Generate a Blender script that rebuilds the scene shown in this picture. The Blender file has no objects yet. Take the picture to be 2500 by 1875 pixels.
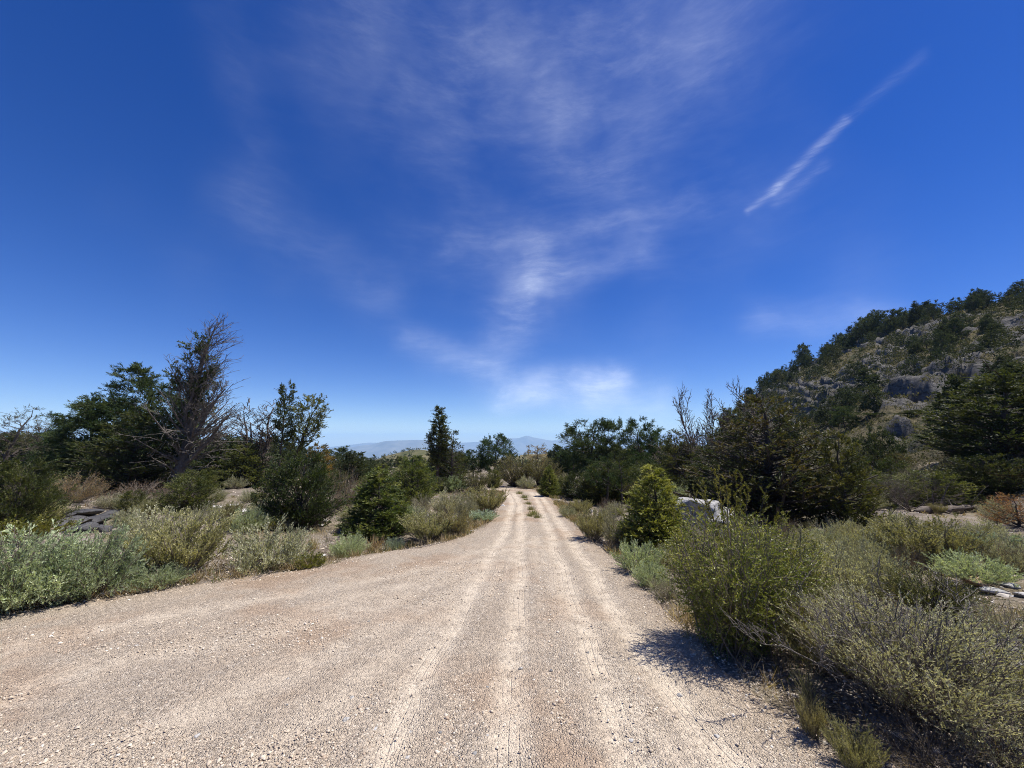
import bpy, bmesh, math, random
import numpy as np

# ------------------------------------------------------------------ camera
scene = bpy.context.scene
COL = scene.collection
F = 960.0 / 2500.0                      # focal length in picture widths
PITCH = math.radians(8.33)
EYE = 1.70
CT, ST = math.cos(PITCH), math.sin(PITCH)
cam_d = bpy.data.cameras.new('camera')
cam_d.sensor_width = 36.0
cam_d.lens = 36.0 * F
cam_d.clip_start = 0.05
cam_d.clip_end = 60000.0
cam = bpy.data.objects.new('camera', cam_d)
cam.location = (0, 0, EYE)
cam.rotation_euler = (math.pi / 2 + PITCH, 0, 0)
COL.objects.link(cam)
scene.camera = cam

# ------------------------------------------------------------------ world, sun, exposure
SUN_EL = math.radians(65.0)
SUN_AZ = math.radians(80.0)             # to the right of the road direction (+Y)
SKY_STRENGTH = 0.095
scene.view_settings.view_transform = 'Standard'
scene.view_settings.look = 'None'
scene.view_settings.exposure = 0.50
scene.view_settings.gamma = 1.0
scene.view_settings.use_curve_mapping = False

world = bpy.data.worlds.new('World')
scene.world = world
world.use_nodes = True


class Nodes:
    """small helper to write node trees"""
    def __init__(self, tree):
        self.t = tree
        tree.nodes.clear()

    def n(self, kind, **kw):
        nd = self.t.nodes.new(kind)
        for k, v in kw.items():
            if k.startswith('i_'):
                nd.inputs[k[2:].replace('_', ' ')].default_value = v
            else:
                setattr(nd, k, v)
        return nd

    def link(self, a, b):
        self.t.links.new(a, b)

    def _set(self, sock, v):
        if hasattr(v, 'links') or isinstance(v, bpy.types.NodeSocket):
            self.t.links.new(v, sock)
        else:
            sock.default_value = v

    def math(self, op, a, b=0.0, c=None, clamp=False):
        nd = self.t.nodes.new('ShaderNodeMath')
        nd.operation = op
        nd.use_clamp = clamp
        self._set(nd.inputs[0], a)
        self._set(nd.inputs[1], b)
        if c is not None:
            self._set(nd.inputs[2], c)
        return nd.outputs[0]

    def vmath(self, op, a, b=(0, 0, 0), out=0, scale=None):
        nd = self.t.nodes.new('ShaderNodeVectorMath')
        nd.operation = op
        self._set(nd.inputs[0], a)
        self._set(nd.inputs[1], b)
        if scale is not None:
            self._set(nd.inputs['Scale'], scale)
        return nd.outputs[out]

    def mix(self, fac, a, b, mode='MIX'):
        nd = self.t.nodes.new('ShaderNodeMix')
        nd.data_type = 'RGBA'
        nd.blend_type = mode
        self._set(nd.inputs[0], fac)
        self._set(nd.inputs[6], a if not isinstance(a, tuple) else (*a, 1.0)[:4])
        self._set(nd.inputs[7], b if not isinstance(b, tuple) else (*b, 1.0)[:4])
        return nd.outputs[2]

    def noise(self, vec, scale, detail=4.0, rough=0.55, dist=0.0, color=False):
        nd = self.t.nodes.new('ShaderNodeTexNoise')
        self._set(nd.inputs['Vector'], vec)
        nd.inputs['Scale'].default_value = scale
        nd.inputs['Detail'].default_value = detail
        nd.inputs['Roughness'].default_value = rough
        nd.inputs['Distortion'].default_value = dist
        return nd.outputs[1 if color else 0]

    def voronoi(self, vec, scale, feature='F1', out=0, rnd=1.0):
        nd = self.t.nodes.new('ShaderNodeTexVoronoi')
        nd.feature = feature
        self._set(nd.inputs['Vector'], vec)
        nd.inputs['Scale'].default_value = scale
        nd.inputs['Randomness'].default_value = rnd
        return nd.outputs[out]

    def ramp(self, fac, stops):
        nd = self.t.nodes.new('ShaderNodeValToRGB')
        self._set(nd.inputs[0], fac)
        cr = nd.color_ramp
        while len(cr.elements) < len(stops):
            cr.elements.new(0.5)
        for e, (p, c) in zip(cr.elements, stops):
            e.position = p
            e.color = (*c, 1.0) if isinstance(c, tuple) else (c, c, c, 1.0)
        return nd.outputs[0]

    def smooth(self, v, lo, hi):
        nd = self.t.nodes.new('ShaderNodeMapRange')
        nd.interpolation_type = 'SMOOTHSTEP'
        self._set(nd.inputs['Value'], v)
        nd.inputs['From Min'].default_value = lo
        nd.inputs['From Max'].default_value = hi
        return nd.outputs[0]

    def attr(self, name, out='Fac'):
        nd = self.t.nodes.new('ShaderNodeAttribute')
        nd.attribute_name = name
        return nd.outputs[out]


def ray(px, py):
    """direction through a picture point (2500 x 1875), in world axes, scaled to unit camera depth"""
    u, v = (px - 1250.0) / 960.0, (937.5 - py) / 960.0
    return np.array([u, CT - ST * v, ST + CT * v])


def sky_angles(px, py):
    d = ray(px, py)
    return math.atan2(d[0], d[1]), math.atan2(d[2], math.hypot(d[0], d[1]))


def build_world():
    N = Nodes(world.node_tree)
    out = N.n('ShaderNodeOutputWorld')
    bg = N.n('ShaderNodeBackground')
    bg.inputs['Strength'].default_value = SKY_STRENGTH
    sky = N.n('ShaderNodeTexSky', sky_type='NISHITA', sun_disc=False,
              sun_elevation=SUN_EL, sun_rotation=SUN_AZ, altitude=2600.0,
              air_density=1.0, dust_density=0.45, ozone_density=3.0)
    hs = N.n('ShaderNodeHueSaturation')
    hs.inputs['Hue'].default_value = 0.521
    hs.inputs['Saturation'].default_value = 1.37
    hs.inputs['Value'].default_value = 1.0
    N.link(sky.outputs[0], hs.inputs['Color'])
    tc = N.n('ShaderNodeTexCoord')
    d = N.vmath('NORMALIZE', tc.outputs['Generated'])
    sp = N.n('ShaderNodeSeparateXYZ')
    N.link(d, sp.inputs[0])
    az = N.math('ARCTAN2', sp.outputs[0], sp.outputs[1])
    el = N.math('ARCSINE', sp.outputs[2])
    cb = N.n('ShaderNodeCombineXYZ')
    N.link(az, cb.inputs[0])
    N.link(el, cb.inputs[1])
    p0 = cb.outputs[0]
    # wind-torn warp of the cirrus
    w1 = N.vmath('SUBTRACT', N.noise(d, 3.2, 2.0, 0.55, color=True), (0.5, 0.5, 0.5))
    w2 = N.vmath('SUBTRACT', N.noise(d, 11.0, 2.0, 0.6, color=True), (0.5, 0.5, 0.5))
    p = N.vmath('ADD', p0, N.vmath('MULTIPLY', w1, (0.10, 0.07, 0)))
    p = N.vmath('ADD', p, N.vmath('MULTIPLY', w2, (0.05, 0.022, 0)))
    wl = N.vmath('MULTIPLY', w2, (0.02, 0.012, 0))
    pl = N.vmath('ADD', p0, wl)

    def capsule(pt, x1, y1, x2, y2, wpx, s):
        a, b = sky_angles(x1, y1), sky_angles(x2, y2)
        w = wpx / 960.0
        ab = (b[0] - a[0], b[1] - a[1], 0.0)
        L2 = ab[0] ** 2 + ab[1] ** 2 + 1e-9
        ap = N.vmath('SUBTRACT', pt, (a[0], a[1], 0.0))
        t = N.math('MULTIPLY', N.vmath('DOT_PRODUCT', ap, ab, out=1), 1.0 / L2, clamp=True)
        q = N.vmath('SCALE', ab, scale=t)
        dist = N.vmath('LENGTH', N.vmath('SUBTRACT', ap, q), out=1)
        g = N.math('POWER', N.math('MULTIPLY', dist, 1.0 / w), 2.0)
        g = N.math('EXPONENT', N.math('MULTIPLY', g, -1.0))
        return N.math('MULTIPLY', g, s)

    broad = [(950, 0, 1750, 30, 150, .075), (800, 130, 1090, 330, 90, .045), (1450, 70, 1740, 130, 60, .05),
             (1180, 130, 1470, 330, 95, .062), (1350, 330, 1500, 480, 90, .070), (1100, 600, 1680, 490, 34, .085),
             (560, 40, 640, 330, 50, .035), (600, 480, 930, 720, 60, .06),
             (1560, 620, 1300, 700, 40, .10), (1330, 660, 1190, 890, 62, .17), (1010, 830, 1210, 910, 34, .15),
             (1230, 970, 1500, 920, 34, .46), (1330, 955, 1620, 985, 46, .30),
             (1860, 780, 2130, 770, 36, .13)]
    tot = None
    for c in broad:
        g = capsule(p, *c)
        tot = g if tot is None else N.math('ADD', tot, g)
    # a thin veil goes on through the rest of the upper sky
    tot = N.math('ADD', tot, N.math('MULTIPLY', N.smooth(N.noise(d, 1.7, 2.0, 0.5), 0.5, 0.8), 0.08))
    # streak texture, stretched along the wind
    mp = N.n('ShaderNodeMapping')
    mp.inputs['Rotation'].default_value = (0.0, 0.0, math.radians(-20))
    mp.inputs['Scale'].default_value = (3.2, 10.0, 1.0)
    N.link(p, mp.inputs['Vector'])
    st = N.noise(mp.outputs[0], 1.35, 6.0, 0.66, 0.25)
    mpf = N.n('ShaderNodeMapping')
    mpf.inputs['Rotation'].default_value = (0.0, 0.0, math.radians(-22))
    mpf.inputs['Scale'].default_value = (10.0, 48.0, 1.0)
    N.link(N.vmath('ADD', p0, N.vmath('MULTIPLY', w1, (0.10, 0.07, 0))), mpf.inputs['Vector'])
    fi = N.smooth(N.noise(mpf.outputs[0], 1.0, 6.0, 0.72), 0.36, 0.68)
    st = N.math('MULTIPLY', N.smooth(st, 0.25, 0.80), N.math('ADD', N.math('MULTIPLY', fi, 0.55), 0.62))
    st2 = N.smooth(N.noise(d, 7.0, 3.0, 0.6, 0.0), 0.32, 0.74)
    tex = N.math('ADD', N.math('ADD', N.math('MULTIPLY', st, 0.85), N.math('MULTIPLY', st2, 0.45)), 0.22)
    cl = N.math('MULTIPLY', tot, tex)
    # the trail on the right
    tr = None
    for c in [(1828, 512, 1900, 455, 7, .13), (1885, 468, 2060, 296, 8, .19),
              (2070, 285, 2250, 140, 9, .045), (1890, 495, 2010, 405, 10, .07)]:
        g = capsule(pl, *c)
        tr = g if tr is None else N.math('ADD', tr, g)
    mp2 = N.n('ShaderNodeMapping')
    mp2.inputs['Rotation'].default_value = (0.0, 0.0, math.radians(-42))
    mp2.inputs['Scale'].default_value = (9.0, 60.0, 1.0)
    N.link(pl, mp2.inputs['Vector'])
    ts = N.smooth(N.noise(mp2.outputs[0], 1.6, 6.0, 0.72, 0.0), 0.30, 0.72)
    cl = N.math('ADD', cl, N.math('MULTIPLY', tr, N.math('ADD', N.math('MULTIPLY', ts, 0.95), 0.2)))
    cl = N.math('MULTIPLY', N.math('MINIMUM', cl, 0.85), 0.72)
    cl = N.math('MULTIPLY', cl, N.smooth(el, 0.01, 0.09))
    # cloud brightness: a share of the sun-lit white over the sky
    col = N.mix(cl, hs.outputs[0], (10.4, 11.0, 12.0))
    N.link(col, bg.inputs['Color'])
    N.link(bg.outputs[0], out.inputs['Surface'])
    world.cycles.sampling_method = 'NONE'


build_world()
sun_d = bpy.data.lights.new('sun', 'SUN')
sun_d.energy = 5.0
sun_d.angle = math.radians(0.53)
sun_d.color = (1.0, 0.955, 0.88)
sun = bpy.data.objects.new('sun', sun_d)
SUN_DIR = np.array([math.sin(SUN_AZ) * math.cos(SUN_EL), math.cos(SUN_AZ) * math.cos(SUN_EL), math.sin(SUN_EL)])
sun.rotation_euler = (math.pi / 2 - SUN_EL, 0, math.pi - SUN_AZ)
sun.location = (30, 30, 60)
COL.objects.link(sun)

cy = scene.cycles
cy.max_bounces = 6
cy.diffuse_bounces = 3
cy.glossy_bounces = 2
cy.transmission_bounces = 4
cy.transparent_max_bounces = 4
cy.volume_bounces = 2
cy.use_adaptive_sampling = True
cy.adaptive_threshold = 0.01
cy.sample_clamp_direct = 12.0
cy.sample_clamp_indirect = 4.0
cy.pixel_filter_type = 'BLACKMAN_HARRIS'
cy.filter_width = 1.0
cy.use_denoising = True
cy.denoiser = 'OPENIMAGEDENOISE'
cy.denoising_input_passes = 'RGB_ALBEDO_NORMAL'
cy.denoising_prefilter = 'NONE'

# ------------------------------------------------------------------ noise and mesh helpers
_tab = np.random.default_rng(11).random((256, 256))


def vnoise(x, y, seed=0):
    x = np.asarray(x, float) + seed * 17.31
    y = np.asarray(y, float) + seed * 7.77
    xi, yi = np.floor(x).astype(int), np.floor(y).astype(int)
    fx, fy = x - xi, y - yi
    fx, fy = fx * fx * (3 - 2 * fx), fy * fy * (3 - 2 * fy)
    a = _tab[xi & 255, yi & 255]
    b = _tab[(xi + 1) & 255, yi & 255]
    c = _tab[xi & 255, (yi + 1) & 255]
    e = _tab[(xi + 1) & 255, (yi + 1) & 255]
    return (a * (1 - fx) + b * fx) * (1 - fy) + (c * (1 - fx) + e * fx) * fy


def fbm(x, y, octaves=4, seed=0, gain=0.5):
    s, a, t = 0.0, 1.0, 0.0
    for o in range(octaves):
        s = s + a * vnoise(np.asarray(x) * 2 ** o, np.asarray(y) * 2 ** o, seed + o * 3)
        t += a
        a *= gain
    return s / t


def unit(v):
    return v / np.maximum(np.linalg.norm(v, axis=-1, keepdims=True), 1e-9)


def sstep(x, lo, hi):
    t = np.clip((np.asarray(x, float) - lo) / (hi - lo), 0, 1)
    return t * t * (3 - 2 * t)


class MB:
    """collects vertices and faces (with a colour per vertex) for ONE mesh"""
    def __init__(self):
        self.v, self.c, self.q, self.t, self.n = [], [], [], [], 0

    def add(self, verts, quads=None, tris=None, col=None):
        verts = np.asarray(verts, np.float32).reshape(-1, 3)
        if col is None:
            col = np.full((len(verts), 3), 0.5, np.float32)
        self.v.append(verts)
        self.c.append(np.broadcast_to(np.asarray(col, np.float32), (len(verts), 3)))
        if quads is not None and len(quads):
            self.q.append(np.asarray(quads, np.int64) + self.n)
        if tris is not None and len(tris):
            self.t.append(np.asarray(tris, np.int64) + self.n)
        self.n += len(verts)

    def tubes(self, P, R, sides=5, col=(.5, .5, .5)):
        P, R = np.asarray(P, float), np.asarray(R, float)
        if len(P) == 0:
            return
        n, k, _ = P.shape
        T = unit(np.gradient(P, axis=1))
        ref = np.where(np.abs(T[:, :1, 2:3]) > 0.8, np.array([1.0, 0, 0]), np.array([0, 0, 1.0]))
        A = unit(np.cross(T, np.broadcast_to(ref, T.shape)))
        B = np.cross(T, A)
        an = np.arange(sides) * 2 * math.pi / sides
        ring = A[:, :, None] * np.cos(an)[None, None, :, None] + B[:, :, None] * np.sin(an)[None, None, :, None]
        V = P[:, :, None] + ring * R[:, :, None, None]
        idx = np.arange(n * k * sides).reshape(n, k, sides)
        a = idx[:, :-1]
        b = idx[:, 1:]
        q = np.stack([a, np.roll(a, -1, 2), np.roll(b, -1, 2), b], -1).reshape(-1, 4)
        c = np.asarray(col, float)
        if c.ndim == 2:
            c = np.repeat(c, k * sides, axis=0)
        self.add(V.reshape(-1, 3), quads=q, col=c)

    def leaves(self, B, D, L, W, col, rng, fold=0.0):
        """diamond leaves: base points B, directions D, lengths L, widths W"""
        n = len(B)
        D = unit(D)
        S = unit(np.cross(D, rng.normal(size=(n, 3))))
        L = np.broadcast_to(L, n)[:, None]
        W = np.broadcast_to(W, n)[:, None]
        mid = B + D * L * 0.5
        V = np.stack([B, mid + S * W * .5, B + D * L, mid - S * W * .5], 1)
        q = np.arange(n * 4).reshape(n, 4)
        self.add(V.reshape(-1, 3), quads=q, col=np.repeat(col, 4, axis=0))

    def mesh(self, name, mat, smooth=False, attrs=None):
        me = bpy.data.meshes.new(name)
        V = np.concatenate(self.v)
        C = np.concatenate(self.c)
        q = np.concatenate(self.q) if self.q else np.zeros((0, 4), np.int64)
        t = np.concatenate(self.t) if self.t else np.zeros((0, 3), np.int64)
        loops = np.concatenate([q.ravel(), t.ravel()]).astype(np.int32)
        starts = np.concatenate([np.arange(len(q)) * 4, len(q) * 4 + np.arange(len(t)) * 3]).astype(np.int32)
        me.vertices.add(len(V))
        me.vertices.foreach_set('co', V.astype(np.float32).ravel())
        me.loops.add(len(loops))
        me.loops.foreach_set('vertex_index', loops)
        me.polygons.add(len(starts))
        me.polygons.foreach_set('loop_start', starts)
        if smooth:
            me.polygons.foreach_set('use_smooth', np.ones(len(starts), bool))
        ca = me.color_attributes.new('Col', 'FLOAT_COLOR', 'POINT')
        ca.data.foreach_set('color', np.concatenate([C, np.ones((len(C), 1))], 1).astype(np.float32).ravel())
        for k, a in (attrs or {}).items():
            at_ = me.attributes.new(k, 'FLOAT', 'POINT')
            at_.data.foreach_set('value', np.asarray(a, np.float32))
        me.update(calc_edges=True)
        me.materials.append(mat)
        return me


def link(name, data, parent=None, **props):
    o = bpy.data.objects.new(name, data)
    COL.objects.link(o)
    if parent is not None:
        o.parent = parent
    for k, v in props.items():
        if v:
            o[k] = v
    return o


# ------------------------------------------------------------------ materials
def new_mat(name):
    m = bpy.data.materials.new(name)
    m.use_nodes = True
    return m, Nodes(m.node_tree)


def foliage_mat(name, trans=0.35, rough=0.55, val=1.0, spec=0.35):
    m, N = new_mat(name)
    out = N.n('ShaderNodeOutputMaterial')
    col = N.attr('Col', 'Color')
    oi = N.n('ShaderNodeObjectInfo')
    hs = N.n('ShaderNodeHueSaturation')
    N.link(col, hs.inputs['Color'])
    N.link(N.math('ADD', N.math('MULTIPLY', oi.outputs['Random'], 0.03), 0.485), hs.inputs['Hue'])
    rnd2 = N.math('FRACT', N.math('MULTIPLY', oi.outputs['Random'], 7.31))
    N.link(N.math('MULTIPLY', N.math('ADD', N.math('MULTIPLY', rnd2, 0.45), 0.78), val), hs.inputs['Value'])
    b = N.n('ShaderNodeBsdfPrincipled')
    b.inputs['Roughness'].default_value = rough
    b.inputs['Specular IOR Level'].default_value = spec
    tr = N.n('ShaderNodeBsdfTranslucent')
    N.link(hs.outputs[0], b.inputs['Base Color'])
    tint = N.mix(1.0, hs.outputs[0], (1.35, 1.3, 0.6), 'MULTIPLY')
    N.link(tint, tr.inputs['Color'])
    mx = N.n('ShaderNodeMixShader')
    mx.inputs[0].default_value = trans
    N.link(b.outputs[0], mx.inputs[1])
    N.link(tr.outputs[0], mx.inputs[2])
    N.link(mx.outputs[0], out.inputs['Surface'])
    return m


def wood_mat(name, c1, c2, scale=18.0):
    m, N = new_mat(name)
    out = N.n('ShaderNodeOutputMaterial')
    tc = N.n('ShaderNodeTexCoord')
    mp = N.n('ShaderNodeMapping')
    mp.inputs['Scale'].default_value = (1, 1, 0.22)
    N.link(tc.outputs['Object'], mp.inputs[0])
    nz = N.noise(mp.outputs[0], scale, 5.0, 0.65)
    b = N.n('ShaderNodeBsdfPrincipled')
    b.inputs['Roughness'].default_value = 0.85
    N.link(N.ramp(nz, [(0.3, c1), (0.7, c2)]), b.inputs['Base Color'])
    bp = N.n('ShaderNodeBump')
    bp.inputs['Strength'].default_value = 0.6
    bp.inputs['Distance'].default_value = 0.02
    N.link(nz, bp.inputs['Height'])
    N.link(bp.outputs[0], b.inputs['Normal'])
    N.link(b.outputs[0], out.inputs['Surface'])
    return m


def rock_mat(name, c1, c2, c3, scale=3.0, bump=0.5):
    m, N = new_mat(name)
    out = N.n('ShaderNodeOutputMaterial')
    tc = N.n('ShaderNodeTexCoord')
    oi = N.n('ShaderNodeObjectInfo')
    pos = N.vmath('ADD', tc.outputs['Object'], N.vmath('SCALE', (37.0, 11.0, 23.0), scale=oi.outputs['Random']))
    a = N.noise(pos, scale, 6.0, 0.6)
    c = N.noise(pos, scale * 4.5, 6.0, 0.7, 0.3)
    crack = N.voronoi(N.vmath('ADD', pos, N.vmath('SCALE', N.noise(pos, scale * 2, 3, color=True), scale=0.25)),
                      scale * 1.7, 'DISTANCE_TO_EDGE')
    b = N.n('ShaderNodeBsdfPrincipled')
    b.inputs['Roughness'].default_value = 0.85
    col = N.ramp(a, [(0.3, c1), (0.52, c2), (0.75, c3)])
    col = N.mix(N.smooth(c, 0.55, 0.75), col, tuple(x * 0.45 for x in c1))
    col = N.mix(N.math('MULTIPLY', N.smooth(crack, 0.045, 0.0), 0.6), col, tuple(x * 0.3 for x in c1))
    N.link(col, b.inputs['Base Color'])
    bp = N.n('ShaderNodeBump')
    bp.inputs['Strength'].default_value = bump
    bp.inputs['Distance'].default_value = 0.12 / scale
    h = N.math('ADD', N.math('ADD', a, c), N.math('MULTIPLY', N.smooth(crack, 0.0, 0.08), 0.4))
    N.link(h, bp.inputs['Height'])
    N.link(bp.outputs[0], b.inputs['Normal'])
    N.link(b.outputs[0], out.inputs['Surface'])
    return m


def vcol_mat(name, rough=0.85):
    m, N = new_mat(name)
    out = N.n('ShaderNodeOutputMaterial')
    b = N.n('ShaderNodeBsdfPrincipled')
    b.inputs['Roughness'].default_value = rough
    tc = N.n('ShaderNodeTexCoord')
    nz = N.noise(tc.outputs['Object'], 90.0, 3.0, 0.6)
    col = N.mix(1.0, N.attr('Col', 'Color'), N.ramp(nz, [(0.3, 0.75), (0.7, 1.1)]), 'MULTIPLY')
    N.link(col, b.inputs['Base Color'])
    N.link(b.outputs[0], out.inputs['Surface'])
    return m


def road_mat():
    m, N = new_mat('road_gravel')
    out = N.n('ShaderNodeOutputMaterial')
    tc = N.n('ShaderNodeTexCoord')
    P = tc.outputs['Object']
    warp = N.vmath('ADD', P, N.vmath('SCALE', N.noise(P, 40.0, 2.0, color=True), scale=0.012))
    big = N.noise(P, 0.55, 5.0, 0.62)
    mid = N.noise(P, 2.3, 5.0, 0.65, 0.6)
    mps = N.n('ShaderNodeMapping')
    mps.inputs['Scale'].default_value = (2.6, 0.6, 1.0)
    mps.inputs['Rotation'].default_value = (0, 0, math.radians(14))
    N.link(P, mps.inputs[0])
    streak = N.noise(mps.outputs[0], 1.5, 5.0, 0.6, 0.4)
    # stones of two sizes: colour per cell and relief per cell
    v1 = N.n('ShaderNodeTexVoronoi')
    v1.inputs['Scale'].default_value = 62.0
    N.link(warp, v1.inputs['Vector'])
    v2 = N.n('ShaderNodeTexVoronoi')
    v2.inputs['Scale'].default_value = 130.0
    N.link(warp, v2.inputs['Vector'])
    s1 = N.n('ShaderNodeSeparateColor')
    N.link(v1.outputs['Color'], s1.inputs[0])
    s2 = N.n('ShaderNodeSeparateColor')
    N.link(v2.outputs['Color'], s2.inputs[0])
    stone = N.ramp(s1.outputs[0], [(0.0, (0.22, 0.165, 0.120)), (0.3, (0.45, 0.365, 0.275)), (0.62, (0.60, 0.50, 0.385)),
                                   (0.88, (0.74, 0.655, 0.545)), (1.0, (0.38, 0.265, 0.185))])
    stone2 = N.ramp(s2.outputs[1], [(0.0, (0.26, 0.205, 0.155)), (0.5, (0.47, 0.395, 0.305)), (1.0, (0.64, 0.56, 0.455))])
    gravel = N.mix(0.40, stone, stone2)
    dust = N.ramp(mid, [(0.3, (0.49, 0.395, 0.295)), (0.7, (0.60, 0.50, 0.385))])
    red = N.ramp(mid, [(0.3, (0.40, 0.265, 0.165)), (0.7, (0.49, 0.35, 0.24))])
    base = N.mix(N.math('ADD', N.math('MULTIPLY', N.smooth(streak, 0.40, 0.56), 0.74), 0.10), gravel, dust)
    base = N.mix(N.math('MULTIPLY', N.smooth(big, 0.48, 0.62), 0.62), base, red)
    lat = N.attr('lat')
    tr = N.attr('track')
    brk = N.smooth(N.noise(P, 5.0, 5.0, 0.65), 0.28, 0.60)
    trm = N.math('MULTIPLY', tr, N.math('ADD', N.math('MULTIPLY', brk, 0.60), 0.12))
    tcol = N.ramp(mid, [(0.25, (0.60, 0.505, 0.385)), (0.75, (0.70, 0.605, 0.475))])
    col = N.mix(trm, base, tcol)
    col = N.mix(N.math('MULTIPLY', N.attr('edge'), 0.45), col, (0.33, 0.24, 0.165))
    # the dark seams between the stones
    e1 = N.voronoi(warp, 62.0, 'DISTANCE_TO_EDGE')
    gap = N.math('MULTIPLY', N.smooth(e1, 0.10, 0.0), N.math('SUBTRACT', 0.6, N.math('MULTIPLY', trm, 0.5)))
    col = N.mix(gap, col, (0.16, 0.125, 0.095))
    b = N.n('ShaderNodeBsdfPrincipled')
    b.inputs['Roughness'].default_value = 0.9
    b.inputs['Specular IOR Level'].default_value = 0.2
    N.link(col, b.inputs['Base Color'])
    # relief
    h1 = N.math('MULTIPLY', N.smooth(e1, 0.0, 0.35), N.math('ADD', N.math('MULTIPLY', s1.outputs[1], 0.8), 0.3))
    h2 = N.math('MULTIPLY', N.math('SUBTRACT', 1.0, v2.outputs['Distance']), 0.35)
    hs = N.math('MULTIPLY', N.math('ADD', h1, h2), N.math('SUBTRACT', 1.0, N.math('MULTIPLY', trm, 0.62)))
    # tyre tread: three thin grooves running with the track, cross lugs broken by noise
    gr = N.math('ABSOLUTE', N.math('SUBTRACT', N.math('FRACT', N.math('ADD', N.math('MULTIPLY', lat, 15.0), 0.5)), 0.5))
    groove = N.math('MULTIPLY', N.smooth(gr, 0.13, 0.0), N.math('MULTIPLY', tr, N.smooth(N.noise(P, 1.4, 3.0), 0.40, 0.55)))
    hs = N.math('SUBTRACT', hs, N.math('MULTIPLY', groove, 0.48))
    h = N.math('ADD', hs, N.math('MULTIPLY', N.noise(P, 14.0, 4.0, 0.6), 0.5))
    bp = N.n('ShaderNodeBump')
    bp.inputs['Strength'].default_value = 1.0
    bp.inputs['Distance'].default_value = 0.016
    N.link(h, bp.inputs['Height'])
    N.link(bp.outputs[0], b.inputs['Normal'])
    N.link(b.outputs[0], out.inputs['Surface'])
    return m


def ground_mat():
    m, N = new_mat('stony_soil')
    out = N.n('ShaderNodeOutputMaterial')
    tc = N.n('ShaderNodeTexCoord')
    P = tc.outputs['Object']
    big = N.noise(P, 0.35, 5.0, 0.6)
    mid = N.noise(P, 2.2, 5.0, 0.65)
    fine = N.noise(P, 30.0, 4.0, 0.7)
    vo = N.n('ShaderNodeTexVoronoi')
    vo.inputs['Scale'].default_value = 34.0
    N.link(P, vo.inputs['Vector'])
    sc = N.n('ShaderNodeSeparateColor')
    N.link(vo.outputs['Color'], sc.inputs[0])
    soil = N.ramp(mid, [(0.3, (0.120, 0.096, 0.076)), (0.55, (0.19, 0.155, 0.122)), (0.8, (0.26, 0.215, 0.165))])
    stones = N.ramp(sc.outputs[0], [(0.0, (0.13, 0.11, 0.095)), (0.5, (0.30, 0.265, 0.225)), (1.0, (0.47, 0.44, 0.39))])
    cov = N.math('MULTIPLY', N.smooth(mid, 0.36, 0.60), N.smooth(vo.outputs['Distance'], 0.62, 0.40))
    col = N.mix(N.math('MULTIPLY', cov, 0.8), soil, stones)
    grass = N.ramp(fine, [(0.3, (0.14, 0.115, 0.065)), (0.7, (0.25, 0.205, 0.12))])
    far = N.attr('far')
    gm = N.math('MULTIPLY', N.smooth(big, 0.46, 0.62), 0.65)
    col = N.mix(gm, col, grass)
    litter = N.smooth(N.noise(P, 6.0, 5.0, 0.7), 0.58, 0.68)
    col = N.mix(N.math('MULTIPLY', litter, 0.45), col, (0.10, 0.072, 0.05))
    # the desert basin far below
    vall = N.ramp(N.noise(P, 0.0011, 5.0, 0.6), [(0.3, (0.30, 0.24, 0.17)), (0.7, (0.44, 0.37, 0.28))])
    scrub = N.ramp(N.noise(P, 0.05, 4.0, 0.6), [(0.35, (0.07, 0.075, 0.03)), (0.7, (0.20, 0.165, 0.09))])
    col = N.mix(N.smooth(far, 0.15, 0.4), col, scrub)
    col = N.mix(N.smooth(far, 0.6, 0.9), col, vall)
    b = N.n('ShaderNodeBsdfPrincipled')
    b.inputs['Roughness'].default_value = 0.95
    b.inputs['Specular IOR Level'].default_value = 0.1
    N.link(col, b.inputs['Base Color'])
    bp = N.n('ShaderNodeBump')
    bp.inputs['Strength'].default_value = 0.8
    bp.inputs['Distance'].default_value = 0.025
    N.link(N.math('ADD', N.math('SUBTRACT', 1.0, vo.outputs['Distance']), fine), bp.inputs['Height'])
    N.link(bp.outputs[0], b.inputs['Normal'])
    N.link(b.outputs[0], out.inputs['Surface'])
    return m


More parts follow.
